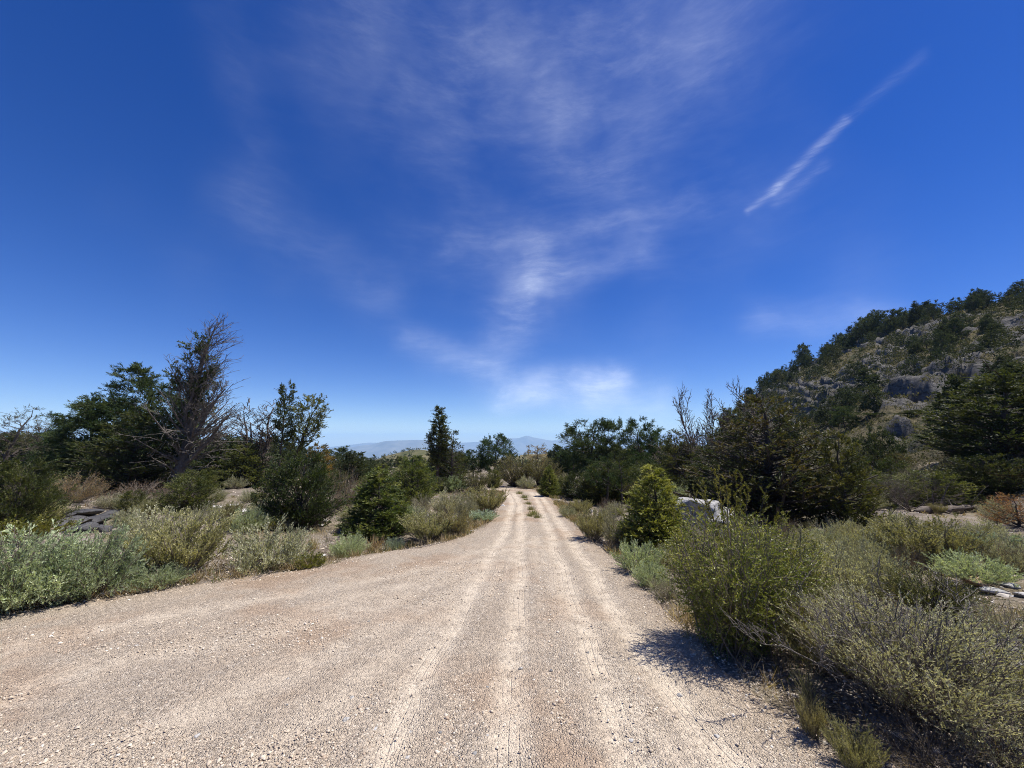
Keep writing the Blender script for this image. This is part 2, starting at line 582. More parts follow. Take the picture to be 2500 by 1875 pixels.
def hill_mat():
    m, N = new_mat('hill_rock_and_grass')
    out = N.n('ShaderNodeOutputMaterial')
    tc = N.n('ShaderNodeTexCoord')
    P = tc.outputs['Object']
    a = N.noise(P, 0.35, 6.0, 0.65)
    f = N.noise(P, 2.4, 6.0, 0.7)
    grass = N.ramp(f, [(0.28, (0.066, 0.060, 0.034)), (0.5, (0.145, 0.122, 0.066)), (0.75, (0.23, 0.19, 0.108))])
    green = N.ramp(f, [(0.3, (0.045, 0.050, 0.022)), (0.7, (0.105, 0.104, 0.048))])
    veg = N.mix(N.smooth(a, 0.48, 0.62), grass, green)
    mpr = N.n('ShaderNodeMapping')
    mpr.inputs['Scale'].default_value = (0.5, 0.5, 2.4)
    mpr.inputs['Rotation'].default_value = (0.22, 0.18, 0.0)
    N.link(P, mpr.inputs[0])
    beds = N.noise(mpr.outputs[0], 0.9, 7.0, 0.72, 0.5)
    rk = N.ramp(beds, [(0.34, (0.040, 0.038, 0.037)), (0.46, (0.12, 0.115, 0.108)), (0.58, (0.19, 0.18, 0.168)), (0.74, (0.33, 0.315, 0.29))])
    rock = N.attr('rock')
    rm = N.smooth(N.math('ADD', rock, N.math('MULTIPLY', N.math('SUBTRACT', f, 0.5), 0.9)), 0.38, 0.62)
    col = N.mix(rm, veg, rk)
    b = N.n('ShaderNodeBsdfPrincipled')
    b.inputs['Roughness'].default_value = 0.92
    b.inputs['Specular IOR Level'].default_value = 0.15
    N.link(col, b.inputs['Base Color'])
    bp = N.n('ShaderNodeBump')
    bp.inputs['Strength'].default_value = 0.9
    bp.inputs['Distance'].default_value = 0.9
    N.link(N.math('ADD', N.math('ADD', N.noise(P, 1.6, 6.0, 0.7), N.math('MULTIPLY', f, 0.6)), N.math('MULTIPLY', beds, 0.9)), bp.inputs['Height'])
    N.link(bp.outputs[0], b.inputs['Normal'])
    N.link(b.outputs[0], out.inputs['Surface'])
    return m


def mountain_mat():
    m, N = new_mat('bare_mountain')
    out = N.n('ShaderNodeOutputMaterial')
    tc = N.n('ShaderNodeTexCoord')
    nz = N.noise(tc.outputs['Object'], 0.003, 6.0, 0.65)
    b = N.n('ShaderNodeBsdfPrincipled')
    b.inputs['Roughness'].default_value = 0.95
    N.link(N.ramp(nz, [(0.35, (0.06, 0.058, 0.052)), (0.7, (0.16, 0.145, 0.12))]), b.inputs['Base Color'])
    N.link(b.outputs[0], out.inputs['Surface'])
    return m


M_FOL = foliage_mat('scale_leaves', 0.34, val=1.2)
M_NEEDLE = foliage_mat('pine_needles', 0.25, 0.75, 1.2, 0.12)
M_SAGE = foliage_mat('sage_leaves', 0.30, 0.85, 1.3, 0.12)
M_GLOSS = foliage_mat('waxy_leaves', 0.30, 0.42, 1.35)
M_GRASS = foliage_mat('dry_blades', 0.35, 0.8)
M_BARK = wood_mat('bark', (0.028, 0.021, 0.017), (0.085, 0.066, 0.053))
M_DEAD = wood_mat('weathered_wood', (0.075, 0.062, 0.052), (0.215, 0.19, 0.165))
M_TWIG = wood_mat('grey_twigs', (0.10, 0.08, 0.062), (0.23, 0.19, 0.15), 40.0)
M_LIME = rock_mat('pale_limestone', (0.34, 0.32, 0.295), (0.47, 0.45, 0.42), (0.58, 0.56, 0.53))
M_GREY = rock_mat('grey_limestone', (0.13, 0.125, 0.12), (0.24, 0.23, 0.22), (0.36, 0.35, 0.335))
M_TAN = rock_mat('tan_rock', (0.30, 0.19, 0.11), (0.42, 0.28, 0.17), (0.52, 0.40, 0.28))
M_BOULDER = rock_mat('speckled_limestone', (0.19, 0.185, 0.175), (0.42, 0.41, 0.39), (0.58, 0.565, 0.54), 7.0, 0.9)
M_STONE = vcol_mat('gravel_stones')
M_ROAD = road_mat()
M_GROUND = ground_mat()
M_HILL = hill_mat()
M_MOUNT = mountain_mat()

# ------------------------------------------------------------------ terrain
HZ = np.radians([18, 23, 26, 28, 30, 32.4, 36.5, 42.5, 47.6, 52.4, 60, 80, 100])
H_DC = np.array([175, 172, 166, 161, 160, 160, 158, 152, 145, 141, 138, 135, 135.])
H_ZC = np.array([-9, -8, -2, 4.5, 9.5, 18.5, 26.5, 32.5, 33.5, 33.5, 35, 36, 36.])
H_D0 = np.array([95, 90, 80, 70, 62, 54, 44, 31, 23, 19, 17, 16, 16.])


def near_base(x, y):
    d = np.hypot(x, y)
    z = -0.052 * np.clip(y, -20, 60) - np.clip(y - 60, 0, 90) * 0.05
    z = z - np.clip(d - 150, 0, 3200) * 0.105
    # two wooded knolls below the trees, looking out to the basin
    z = z + 26.5 * np.exp(-(((x + 100) / 62) ** 2 + ((y - 420) / 70) ** 2))
    z = z + 26.0 * np.exp(-(((x - 40) / 90) ** 2 + ((y - 430) / 70) ** 2))
    return z


def hill_t(x, y):
    az, d = np.arctan2(x, y), np.hypot(x, y)
    dc, d0 = np.interp(az, HZ, H_DC), np.interp(az, HZ, H_D0)
    return az, d, (d - d0) / (dc - d0), dc


def G0(x, y):
    """large shapes: slope, basin, hill on the right"""
    x, y = np.asarray(x, float), np.asarray(y, float)
    b = near_base(x, y)
    az, d, t, dc = hill_t(x, y)
    zc = np.interp(az, HZ, H_ZC)
    on = sstep(az, math.radians(17), math.radians(25)) * (1 - sstep(az, math.radians(100), math.radians(125)))
    tt = np.clip(t, 0, 1)
    h = b * (1 - tt) + zc * tt ** 1.12
    h = np.where(t > 1, zc - (d - dc) * 0.30, h)
    h = np.maximum(h, b)
    return b * (1 - on) + h * on


def interp_edge(pts, y):
    p = np.array(sorted(pts, key=lambda q: q[1]))
    return np.interp(y, p[:, 1], p[:, 0])


def at0(px, py):
    """ground point (large shapes) behind a picture point"""
    r = ray(px, py)
    s = np.geomspace(1.2, 400, 6000)
    P = r[None] * s[:, None]
    below = P[:, 2] + EYE < G0(P[:, 0], P[:, 1])
    i = int(np.argmax(below)) if below.any() else len(s) - 1
    return P[i]


LEFT_EDGE = [at0(*q)[:2] for q in [(0, 1497), (220, 1466), (440, 1432), (640, 1402), (735, 1388), (830, 1364), (1000, 1340),
                                   (1120, 1312), (1190, 1272), (1213, 1237), (1222, 1203)]]
RIGHT_EDGE = [at0(*q)[:2] for q in [(2120, 1874), (1905, 1720), (1715, 1560), (1640, 1480), (1565, 1420), (1505, 1350),
                                    (1447, 1310), (1402, 1270), (1372, 1240), (1347, 1212), (1305, 1195)]]
LEFT_EDGE += [np.array([-9.5, 3.9]), np.array([-13.5, 2.6]), np.array([-15.0, -6.0]), np.array([-9.0, 33.0]), np.array([-24.0, 38.0])]
RIGHT_EDGE += [np.array([2.1, 1.0]), np.array([1.9, -6.0]), np.array([-2.2, 33.5]), np.array([-14.0, 38.0])]


def road_in(x, y):
    """signed distance-like value: positive inside the road"""
    xl, xr = interp_edge(LEFT_EDGE, y), interp_edge(RIGHT_EDGE, y)
    v = np.minimum(x - xl, xr - x)
    return np.where((y > -6) & (y < 38), v, -5.0)


def G(x, y):
    x, y = np.asarray(x, float), np.asarray(y, float)
    off = 1 - sstep(road_in(x, y), -0.7, 0.15)
    near = 1 - sstep(np.hypot(x, y), 80, 140)
    bump = (fbm(x * .22, y * .22, 3, 5) - .5) * 0.55 + (fbm(x * 1.1, y * 1.1, 3, 9) - .5) * 0.20
    far = (fbm(x * .012, y * .012, 4, 31) - .5) * 14 * sstep(np.hypot(x, y), 120, 500)
    return G0(x, y) + off * near * bump + far


def at(px, py):
    r = ray(px, py)
    s = np.geomspace(1.2, 400, 6000)
    P = r[None] * s[:, None]
    below = P[:, 2] + EYE < G(P[:, 0], P[:, 1])
    i = int(np.argmax(below)) if below.any() else len(s) - 1
    x, y = P[i, 0], P[i, 1]
    return np.array([x, y, float(G(x, y))])


def grid_faces(nr, nc, wrap=False):
    i = np.arange(nr * nc).reshape(nr, nc)
    if wrap:
        a, b = i[:-1], i[1:]
        return np.stack([a, np.roll(a, -1, 1), np.roll(b, -1, 1), b], -1).reshape(-1, 4)
    return np.stack([i[:-1, :-1], i[:-1, 1:], i[1:, 1:], i[1:, :-1]], -1).reshape(-1, 4)


def build_ground():
    r = np.concatenate([[0.02], np.geomspace(1.0, 60, 150), np.geomspace(62, 17000, 100)])
    azf = np.concatenate([np.radians(np.linspace(-66, 66, 270)), np.radians(np.linspace(68, 292, 50))])
    R, A = np.meshgrid(r, azf, indexing='ij')
    X, Y = R * np.sin(A), R * np.cos(A)
    Z = G(X, Y)
    # dip under the road sheet and under the hill sheet
    Z -= 0.09 * sstep(road_in(X, Y), 0.05, 0.35)
    az, d, t, dc = hill_t(X, Y)
    inside = sstep(az, math.radians(24), math.radians(29)) * (1 - sstep(az, math.radians(84), math.radians(92)))
    Z -= 2.2 * inside * sstep(t, 0.06, 0.16) * (1 - sstep(t, 1.25, 1.5))
    far = np.clip(np.log(np.maximum(R, 1) / 70) / math.log(4000 / 70), 0, 1)
    mb = MB()
    mb.add(np.stack([X, Y, Z], -1), quads=grid_faces(len(r), len(azf), True))
    link('ground', mb.mesh('ground', M_GROUND, True, {'far': far.ravel()}), kind='structure')


TRACKS = [[(949, 1874), (981, 1752), (1071, 1589), (1162, 1436), (1234, 1300), (1246, 1262), (1252, 1232), (1240, 1202)],
          [(1256, 1874), (1252, 1707), (1256, 1553), (1272, 1413), (1274, 1300), (1274, 1262), (1270, 1232), (1256, 1206)],
          [(1564, 1874), (1469, 1639), (1424, 1549), (1374, 1390), (1347, 1313), (1331, 1266), (1316, 1230), (1300, 1204)],
          [(1800, 1860), (1636, 1684), (1523, 1544), (1442, 1390), (1383, 1300), (1354, 1256), (1330, 1222), (1312, 1206)]]
FAINT = [[(1245, 1340), (1130, 1405), (930, 1480), (620, 1560), (180, 1640)], [(1290, 1330), (1180, 1440), (1030, 1560), (760, 1760), (640, 1874)],
         [(1225, 1330), (1080, 1380), (800, 1440), (400, 1510), (60, 1570)], [(1260, 1330), (1130, 1440), (860, 1580), (480, 1740), (200, 1860)], [(1310, 1320), (1390, 1500), (1530, 1700), (1690, 1874)], [(1215, 1360), (1000, 1430), (760, 1490)]]


def track_field(X, Y, tracks, ext=True):
    best = np.full(X.shape, 9.0)
    for tr in tracks:
        p = np.array([at0(*q)[:2] for q in tr])
        if ext:
            p = np.vstack([p[:1] + (p[:1] - p[1:2]) * 3, p])
        o = np.argsort(p[:, 1])
        p = p[o]
        yy = np.linspace(p[0, 1], p[-1, 1], 200)
        xx = np.interp(yy, p[:, 1], p[:, 0])
        k = np.ones(13) / 13
        xs = np.convolve(np.pad(xx, 6, 'edge'), k, 'valid')
        cx = np.interp(Y, yy, xs)
        sl = np.interp(Y, yy, np.gradient(xs, yy))
        lat = (X - cx) / np.sqrt(1 + sl ** 2)
        lat = np.where((Y < p[0, 1] - .5) | (Y > p[-1, 1] + .5), 9.0, lat)
        best = np.where(np.abs(lat) < np.abs(best), lat, best)
    return best


def build_road():
    y = np.concatenate([np.linspace(-6, 1.2, 30), 1.25 * np.exp(np.linspace(0, math.log(38 / 1.25), 350))])
    f = np.linspace(0, 1, 215)
    xl, xr = interp_edge(LEFT_EDGE, y), interp_edge(RIGHT_EDGE, y)
    wob = (fbm(y * 1.3, y * 0, 4, 3) - .5) * 0.5
    wob2 = (fbm(y * 1.3, y * 0 + 50, 4, 8) - .5) * 0.4
    xl, xr = xl + wob, xr + wob2
    X = xl[:, None] + (xr - xl)[:, None] * f[None]
    Y = np.broadcast_to(y[:, None], X.shape)
    lat = track_field(X, Y, TRACKS)
    wv = .135 + .05 * (fbm(X * .5, Y * .35, 2, 33) - .5)
    lat = lat + (fbm(X * .3, Y * .9, 2, 35) - .5) * .10
    tr = np.exp(-(np.abs(lat) / wv) ** 3)
    fl = track_field(X, Y, FAINT, False)
    tr = np.maximum(tr, 0.6 * np.exp(-(np.abs(fl) / 0.20) ** 2))
    inside = np.minimum(X - xl[:, None], xr[:, None] - X)
    edge = 1 - sstep(inside, 0.0, 0.55)
    rel = (fbm(X * 1.6, Y * 1.6, 4, 21) - .5) * 0.035 + (fbm(X * 7, Y * 7, 3, 25) - .5) * 0.016
    Z = G(X, Y) + 0.014 + rel * (1 - .6 * tr) - 0.010 * tr
    Z += 0.008 * np.exp(-((np.abs(lat) - .2) / .07) ** 2)
    Z -= 0.16 * (1 - sstep(inside, -0.02, 0.14))
    mb = MB()
    mb.add(np.stack([X, Y, Z], -1), quads=grid_faces(len(y), len(f)))
    link('road', mb.mesh('road', M_ROAD, True, {'track': tr.ravel(), 'lat': lat.ravel(), 'edge': edge.ravel()}), kind='structure')


def hill_detail(X, Y):
    """rock bands climbing to the right, and the relief they give; returns (rock mask, height to add)"""
    az, d, t, dc = hill_t(X, Y)
    a = np.degrees(az)
    # band coordinate: rises along the slope to the right
    s = t * 9.0 - (a - 30) * 0.165 + (fbm(X * .05, Y * .05, 4, 41) - .5) * 3.0
    ledge = s - np.floor(s)
    strong = sstep(fbm(a * .28, t * 4.5, 4, 47), .34, .52)
    band = sstep(ledge, .46, .62) * (1 - sstep(ledge, .84, 1.0)) * strong
    bluff = np.exp(-(((a - 30.5) / 3.4) ** 2 + ((t - .92) / .20) ** 2)) + np.exp(-(((a - 35.5) / 4.0) ** 2 + ((t - .52) / .16) ** 2))
    rock = np.clip(band + bluff * 1.3 + sstep(fbm(X * .08, Y * .08, 4, 53), .44, .56) * .85, 0, 1)
    crag = (fbm(X * .13, Y * .13, 5, 61, .55) - .5)
    # bedding: steps whose beds dip away along the slope
    bed = (G0(X, Y) + .16 * X - .10 * Y + (fbm(X * .06, Y * .06, 3, 71) - .5) * 7) / 2.3
    fr = bed - np.floor(bed)
    stair = (sstep(fr, .55, .92) - fr) * 2.3
    bed2 = bed * 2.7 + 3.1 * fbm(X * .2, Y * .2, 2, 73)
    fr2 = bed2 - np.floor(bed2)
    stair2 = (sstep(fr2, .5, .9) - fr2) * .8
    h = bluff * 2.0 + band * .7 + crag * (1.4 + 1.6 * rock) + (stair * 1.15 + stair2) * rock + (fbm(X * .9, Y * .9, 3, 67) - .5) * (.3 + .8 * rock)
    fade = sstep(t, .02, .22)
    return rock * fade, h * fade


def hill_z(x, y):
    return G(x, y) + hill_detail(np.asarray(x, float), np.asarray(y, float))[1]


def build_hill():
    a = np.radians(np.concatenate([np.linspace(24, 56, 340), np.linspace(56.4, 90, 40)]))
    t = np.concatenate([np.linspace(0.03, 1.05, 210), np.linspace(1.07, 1.9, 16)])
    T, A = np.meshgrid(t, a, indexing='ij')
    dc, d0 = np.interp(A, HZ, H_DC), np.interp(A, HZ, H_D0)
    D = d0 + (dc - d0) * T
    X, Y = D * np.sin(A), D * np.cos(A)
    rock, h = hill_detail(X, Y)
    Z = G(X, Y) + h
    rim = np.maximum(1 - sstep(A, math.radians(24), math.radians(27)), sstep(A, math.radians(86), math.radians(90)))
    rim = np.maximum(rim, 1 - sstep(T, .03, .10))
    Z -= rim * 1.2
    mb = MB()
    mb.add(np.stack([X, Y, Z], -1), quads=grid_faces(len(t), len(a)))
    link('hillside', mb.mesh('hillside', M_HILL, False, {'rock': rock.ravel()}), kind='structure')


def build_mountains():
    prof = {'far_mountain_range': (13500, [(300, 1098), (600, 1096), (700, 1094), (800, 1092), (900, 1080), (1000, 1080), (1060, 1088), (1120, 1081),
                                           (1190, 1077), (1235, 1070), (1262, 1069), (1285, 1063), (1310, 1069), (1345, 1075),
                                           (1385, 1073), (1430, 1068), (1490, 1064), (1560, 1066), (1640, 1058), (1760, 1060), (1900, 1075), (2300, 1085)]),
            'near_mountain_ridge': (9500, [(300, 1112), (700, 1107), (790, 1101), (840, 1093), (900, 1085), (935, 1077), (970, 1075), (1003, 1073),
                                           (1030, 1073), (1043, 1073), (1058, 1083), (1100, 1094), (1180, 1104), (1400, 1109), (2300, 1112)])}
    for k, (nm, (dist, pts)) in enumerate(prof.items()):
        xs = np.array([(ray(p, q)[0] / ray(p, q)[1]) * dist for p, q in pts])
        zs = np.array([(ray(p, q)[2] / ray(p, q)[1]) * dist + EYE for p, q in pts])
        X1 = np.linspace(xs[0], xs[-1], 420)
        D1 = np.linspace(-1, 1, 44)
        Dd, X = np.meshgrid(D1, X1, indexing='ij')
        base = -520.0
        crest = np.interp(X, xs, zs) + (fbm(X * .004, X * 0 + k * 9, 4, 70) - .5) * 22
        ero = fbm(X * .0022, Dd * 2.2, 5, 77 + k, .55)
        sh = np.clip(1 - np.abs(Dd) ** 1.15, 0, 1)
        Z = base + (crest - base) * sh * (1 - (1 - sh) * (0.9 * (ero - .35)))
        Yy = dist + Dd * 1900 + (ero - .5) * 500
        mb = MB()
        mb.add(np.stack([X * (Yy / dist) ** 0, Yy, Z], -1), quads=grid_faces(44, 420))
        link(nm, mb.mesh(nm, M_MOUNT, True), kind='structure')


def build_haze():
    bm = bmesh.new()
    bmesh.ops.create_cube(bm, size=1.0)
    for v in bm.verts:
        v.co.x *= 36000
        v.co.y *= 36000
        v.co.z = 330.0 if v.co.z > 0 else -700.0
    me = bpy.data.meshes.new('haze')
    bm.to_mesh(me)
    bm.free()
    m = bpy.data.materials.new('haze')
    m.use_nodes = True
    N = Nodes(m.node_tree)
    out = N.n('ShaderNodeOutputMaterial')
    v = N.n('ShaderNodeVolumePrincipled')
    v.inputs['Color'].default_value = (0.42, 0.68, 1.0, 1)
    v.inputs['Density'].default_value = 9e-5
    v.inputs['Anisotropy'].default_value = 0.0
    N.link(v.outputs[0], out.inputs['Volume'])
    me.materials.append(m)
    link('haze', me, kind='stuff')


build_ground()
build_road()
build_hill()
build_mountains()
build_haze()

# ------------------------------------------------------------------ plants: growth helpers
def spawn(rng, P, R, n, t0, t1, ang, ln, up=0.0, K=5, curve=0.0, wob=0.05, rs=0.5, rmin=0.0015, lenfn=None, pull=None, taper=0.25):
    """n children on each parent limb (P: N,K,3). ang = (lo, hi) in degrees, ln = (lo, hi) metres"""
    N, k, _ = P.shape
    pi = np.repeat(np.arange(N), n)
    m = len(pi)
    st = np.tile((np.arange(n) + 0.5) / n, N) + rng.uniform(-.5, .5, m) / n
    t = np.clip(t0 + (t1 - t0) * st, 0, 0.999)
    f = t * (k - 1)
    i = np.minimum(f.astype(int), k - 2)
    w = (f - i)[:, None]
    start = P[pi, i] * (1 - w) + P[pi, i + 1] * w
    T = unit(P[pi, i + 1] - P[pi, i])
    rad = R[pi, i] * (1 - w[:, 0]) + R[pi, i + 1] * w[:, 0]
    perp = rng.normal(size=(m, 3))
    perp = unit(perp - T * np.sum(perp * T, 1, keepdims=True))
    a = np.radians(rng.uniform(ang[0], ang[1], m))[:, None]
    d = np.cos(a) * T + np.sin(a) * perp
    d[:, 2] += up
    if pull is not None:
        d = d + np.asarray(pull)
    d = unit(d)
    L = rng.uniform(ln[0], ln[1], m)
    if lenfn is not None:
        L = L * lenfn(t)
    s = np.linspace(0, 1, K)[None, :, None]
    Q = start[:, None] + d[:, None] * s * L[:, None, None]
    cv = rng.normal(size=(m, 3)) * 0.25
    cv[:, 2] += 1.0
    Q = Q + cv[:, None] * (s ** 2) * (L * curve)[:, None, None]
    nz = rng.normal(size=(m, K, 3)) * (L * wob)[:, None, None]
    nz[:, 0] = 0
    Q = Q + np.cumsum(nz, 1) * 0.6
    r0 = np.maximum(rad * rs, rmin)
    RR = r0[:, None] * np.linspace(1, taper, K)[None]
    return Q, np.maximum(RR, rmin * .6), pi, t


def put_leaves(mb, rng, P, n, L, W, pal, t0=0.15, fwd=0.7, out=0.8, up=0.2, jit=0.0, group=None, var=0.25):
    """n leaves on each twig; the tint varies from twig to twig and leaf to leaf"""
    N, k, _ = P.shape
    if N == 0:
        return
    pi = np.repeat(np.arange(N), n)
    m = len(pi)
    t = rng.uniform(t0, 1.0, m)
    f = t * (k - 1)
    i = np.minimum(f.astype(int), k - 2)
    w = (f - i)[:, None]
    B = P[pi, i] * (1 - w) + P[pi, i + 1] * w
    T = unit(P[pi, i + 1] - P[pi, i])
    D = T * fwd + unit(rng.normal(size=(m, 3))) * out
    D[:, 2] += up
    if jit:
        B = B + rng.normal(size=(m, 3)) * jit
    pal = np.asarray(pal, float)
    key = rng.random(N) if group is None else rng.random(int(group.max()) + 1)[group]
    ci = np.clip(key[pi] * (len(pal) - 1) + rng.normal(size=m) * 0.45, 0, len(pal) - 1)
    c0 = ci.astype(int)
    c1 = np.minimum(c0 + 1, len(pal) - 1)
    wt = (ci - c0)[:, None]
    C = pal[c0] * (1 - wt) + pal[c1] * wt
    C = C * rng.uniform(1 - var, 1 + var, m)[:, None]
    mb.leaves(B, D, rng.uniform(.65, 1.25, m) * L, rng.uniform(.7, 1.3, m) * W, C, rng)


def trunk_line(rng, H, lean=(0, 0), K=9, wob=0.02, r0=0.1, r1=0.2, bow=0.0):
    s = np.linspace(0, 1, K)
    P = np.zeros((1, K, 3))
    P[0, :, 2] = s * H - 0.04
    P[0, :, 0] = lean[0] * s + bow * np.sin(s * math.pi)
    P[0, :, 1] = lean[1] * s
    nz = rng.normal(size=(K, 3)) * H * wob
    nz[0] = 0
    P[0, :, :2] += np.cumsum(nz, 0)[:, :2] * 0.5
    R = (r0 * (1 - s * (1 - r1)))[None]
    R[0, 0] *= 1.35
    return P, R


PAL_PINYON = [(.022, .038, .014), (.036, .058, .020), (.054, .078, .029), (.074, .096, .040)]
PAL_PINYON_FAR = [(.030, .044, .021), (.048, .062, .030), (.070, .082, .042)]
PAL_BROWN_GREEN = [(.060, .056, .034), (.085, .080, .046), (.115, .105, .064)]
PAL_JUNIPER = [(.046, .058, .016), (.074, .088, .023), (.105, .116, .031), (.140, .142, .040)]
PAL_JUNIPER_DARK = [(.028, .042, .013), (.048, .062, .018), (.070, .082, .025)]
PAL_YOUNG = [(.042, .062, .014), (.070, .092, .021), (.106, .124, .031), (.150, .157, .045)]
PAL_YOUNG2 = [(.055, .072, .016), (.092, .106, .024), (.135, .144, .035), (.18, .176, .05)]
PAL_RUST = [(.036, .046, .015), (.054, .062, .019), (.074, .072, .023), (.092, .068, .028)]
PAL_RUST2 = [(.12, .085, .035), (.21, .105, .04), (.28, .14, .055)]
PAL_GOLD = [(.10, .095, .022), (.18, .13, .028), (.22, .14, .035)]
PAL_MAHOG = [(.046, .058, .014), (.078, .088, .021), (.118, .120, .032), (.165, .158, .054)]
PAL_MAHOG_OLIVE = [(.070, .070, .026), (.105, .098, .038), (.150, .136, .054)]
PAL_SAGE = [(.215, .215, .135), (.275, .272, .18), (.335, .328, .225), (.39, .38, .275)]
PAL_SAGE_OLIVE = [(.180, .170, .082), (.235, .220, .110), (.290, .270, .145)]
PAL_RABBIT = [(.20, .242, .135), (.265, .31, .18), (.33, .375, .235), (.38, .42, .285)]
PAL_BLUE = [(.19, .235, .175), (.245, .295, .225), (.30, .35, .275)]
PAL_MAT = [(.100, .115, .020), (.150, .158, .028), (.19, .185, .038)]
PAL_BROWN = [(.13, .094, .052), (.19, .135, .075), (.25, .185, .11)]
PAL_TAN = [(.32, .245, .13), (.42, .33, .19), (.50, .41, .26)]
PAL_GREEN_GRASS = [(.14, .16, .055), (.21, .21, .08), (.30, .26, .13)]


def finish(parts):
    """parts: list of (name, MB, material, smooth). Meshes, and the size of the whole"""
    V = np.concatenate([np.concatenate(mb.v) for _, mb, _, _ in parts if mb.v])
    H = float(np.percentile(V[:, 2], 99.7))
    wx = float(np.percentile(V[:, 0], 98.5) - np.percentile(V[:, 0], 1.5))
    wy = float(np.percentile(V[:, 1], 98.5) - np.percentile(V[:, 1], 1.5))
    cx = float((np.percentile(V[:, 0], 98.5) + np.percentile(V[:, 0], 1.5)) / 2)
    return {'parts': [(n, mb.mesh(n, mt, sm)) for n, mb, mt, sm in parts if mb.v], 'H': H, 'W': (wx + wy) / 2, 'WX': wx, 'CX': cx}


def reach(rng, S, E, K=6, sag=0.0, wob=.04, rise=0.0):
    """limbs from points S to points E, bowed"""
    s = np.linspace(0, 1, K)[None, :, None]
    V = E - S
    L = np.linalg.norm(V, axis=1)
    P = S[:, None] + V[:, None] * s
    P[:, :, 2] += (np.sin(s[..., 0] * math.pi) * (L * (rise - sag))[:, None])
    nz = rng.normal(size=P.shape) * (L * wob)[:, None, None] * np.sin(s * math.pi)
    return P + nz


def twig_quads(mb, rng, P, w):
    """twigs too thin for tubes"""
    B, D = P[:, 0], P[:, -1] - P[:, 0]
    mb.leaves(B, D, np.linalg.norm(D, axis=1), w, np.full((len(B), 3), .5), rng)


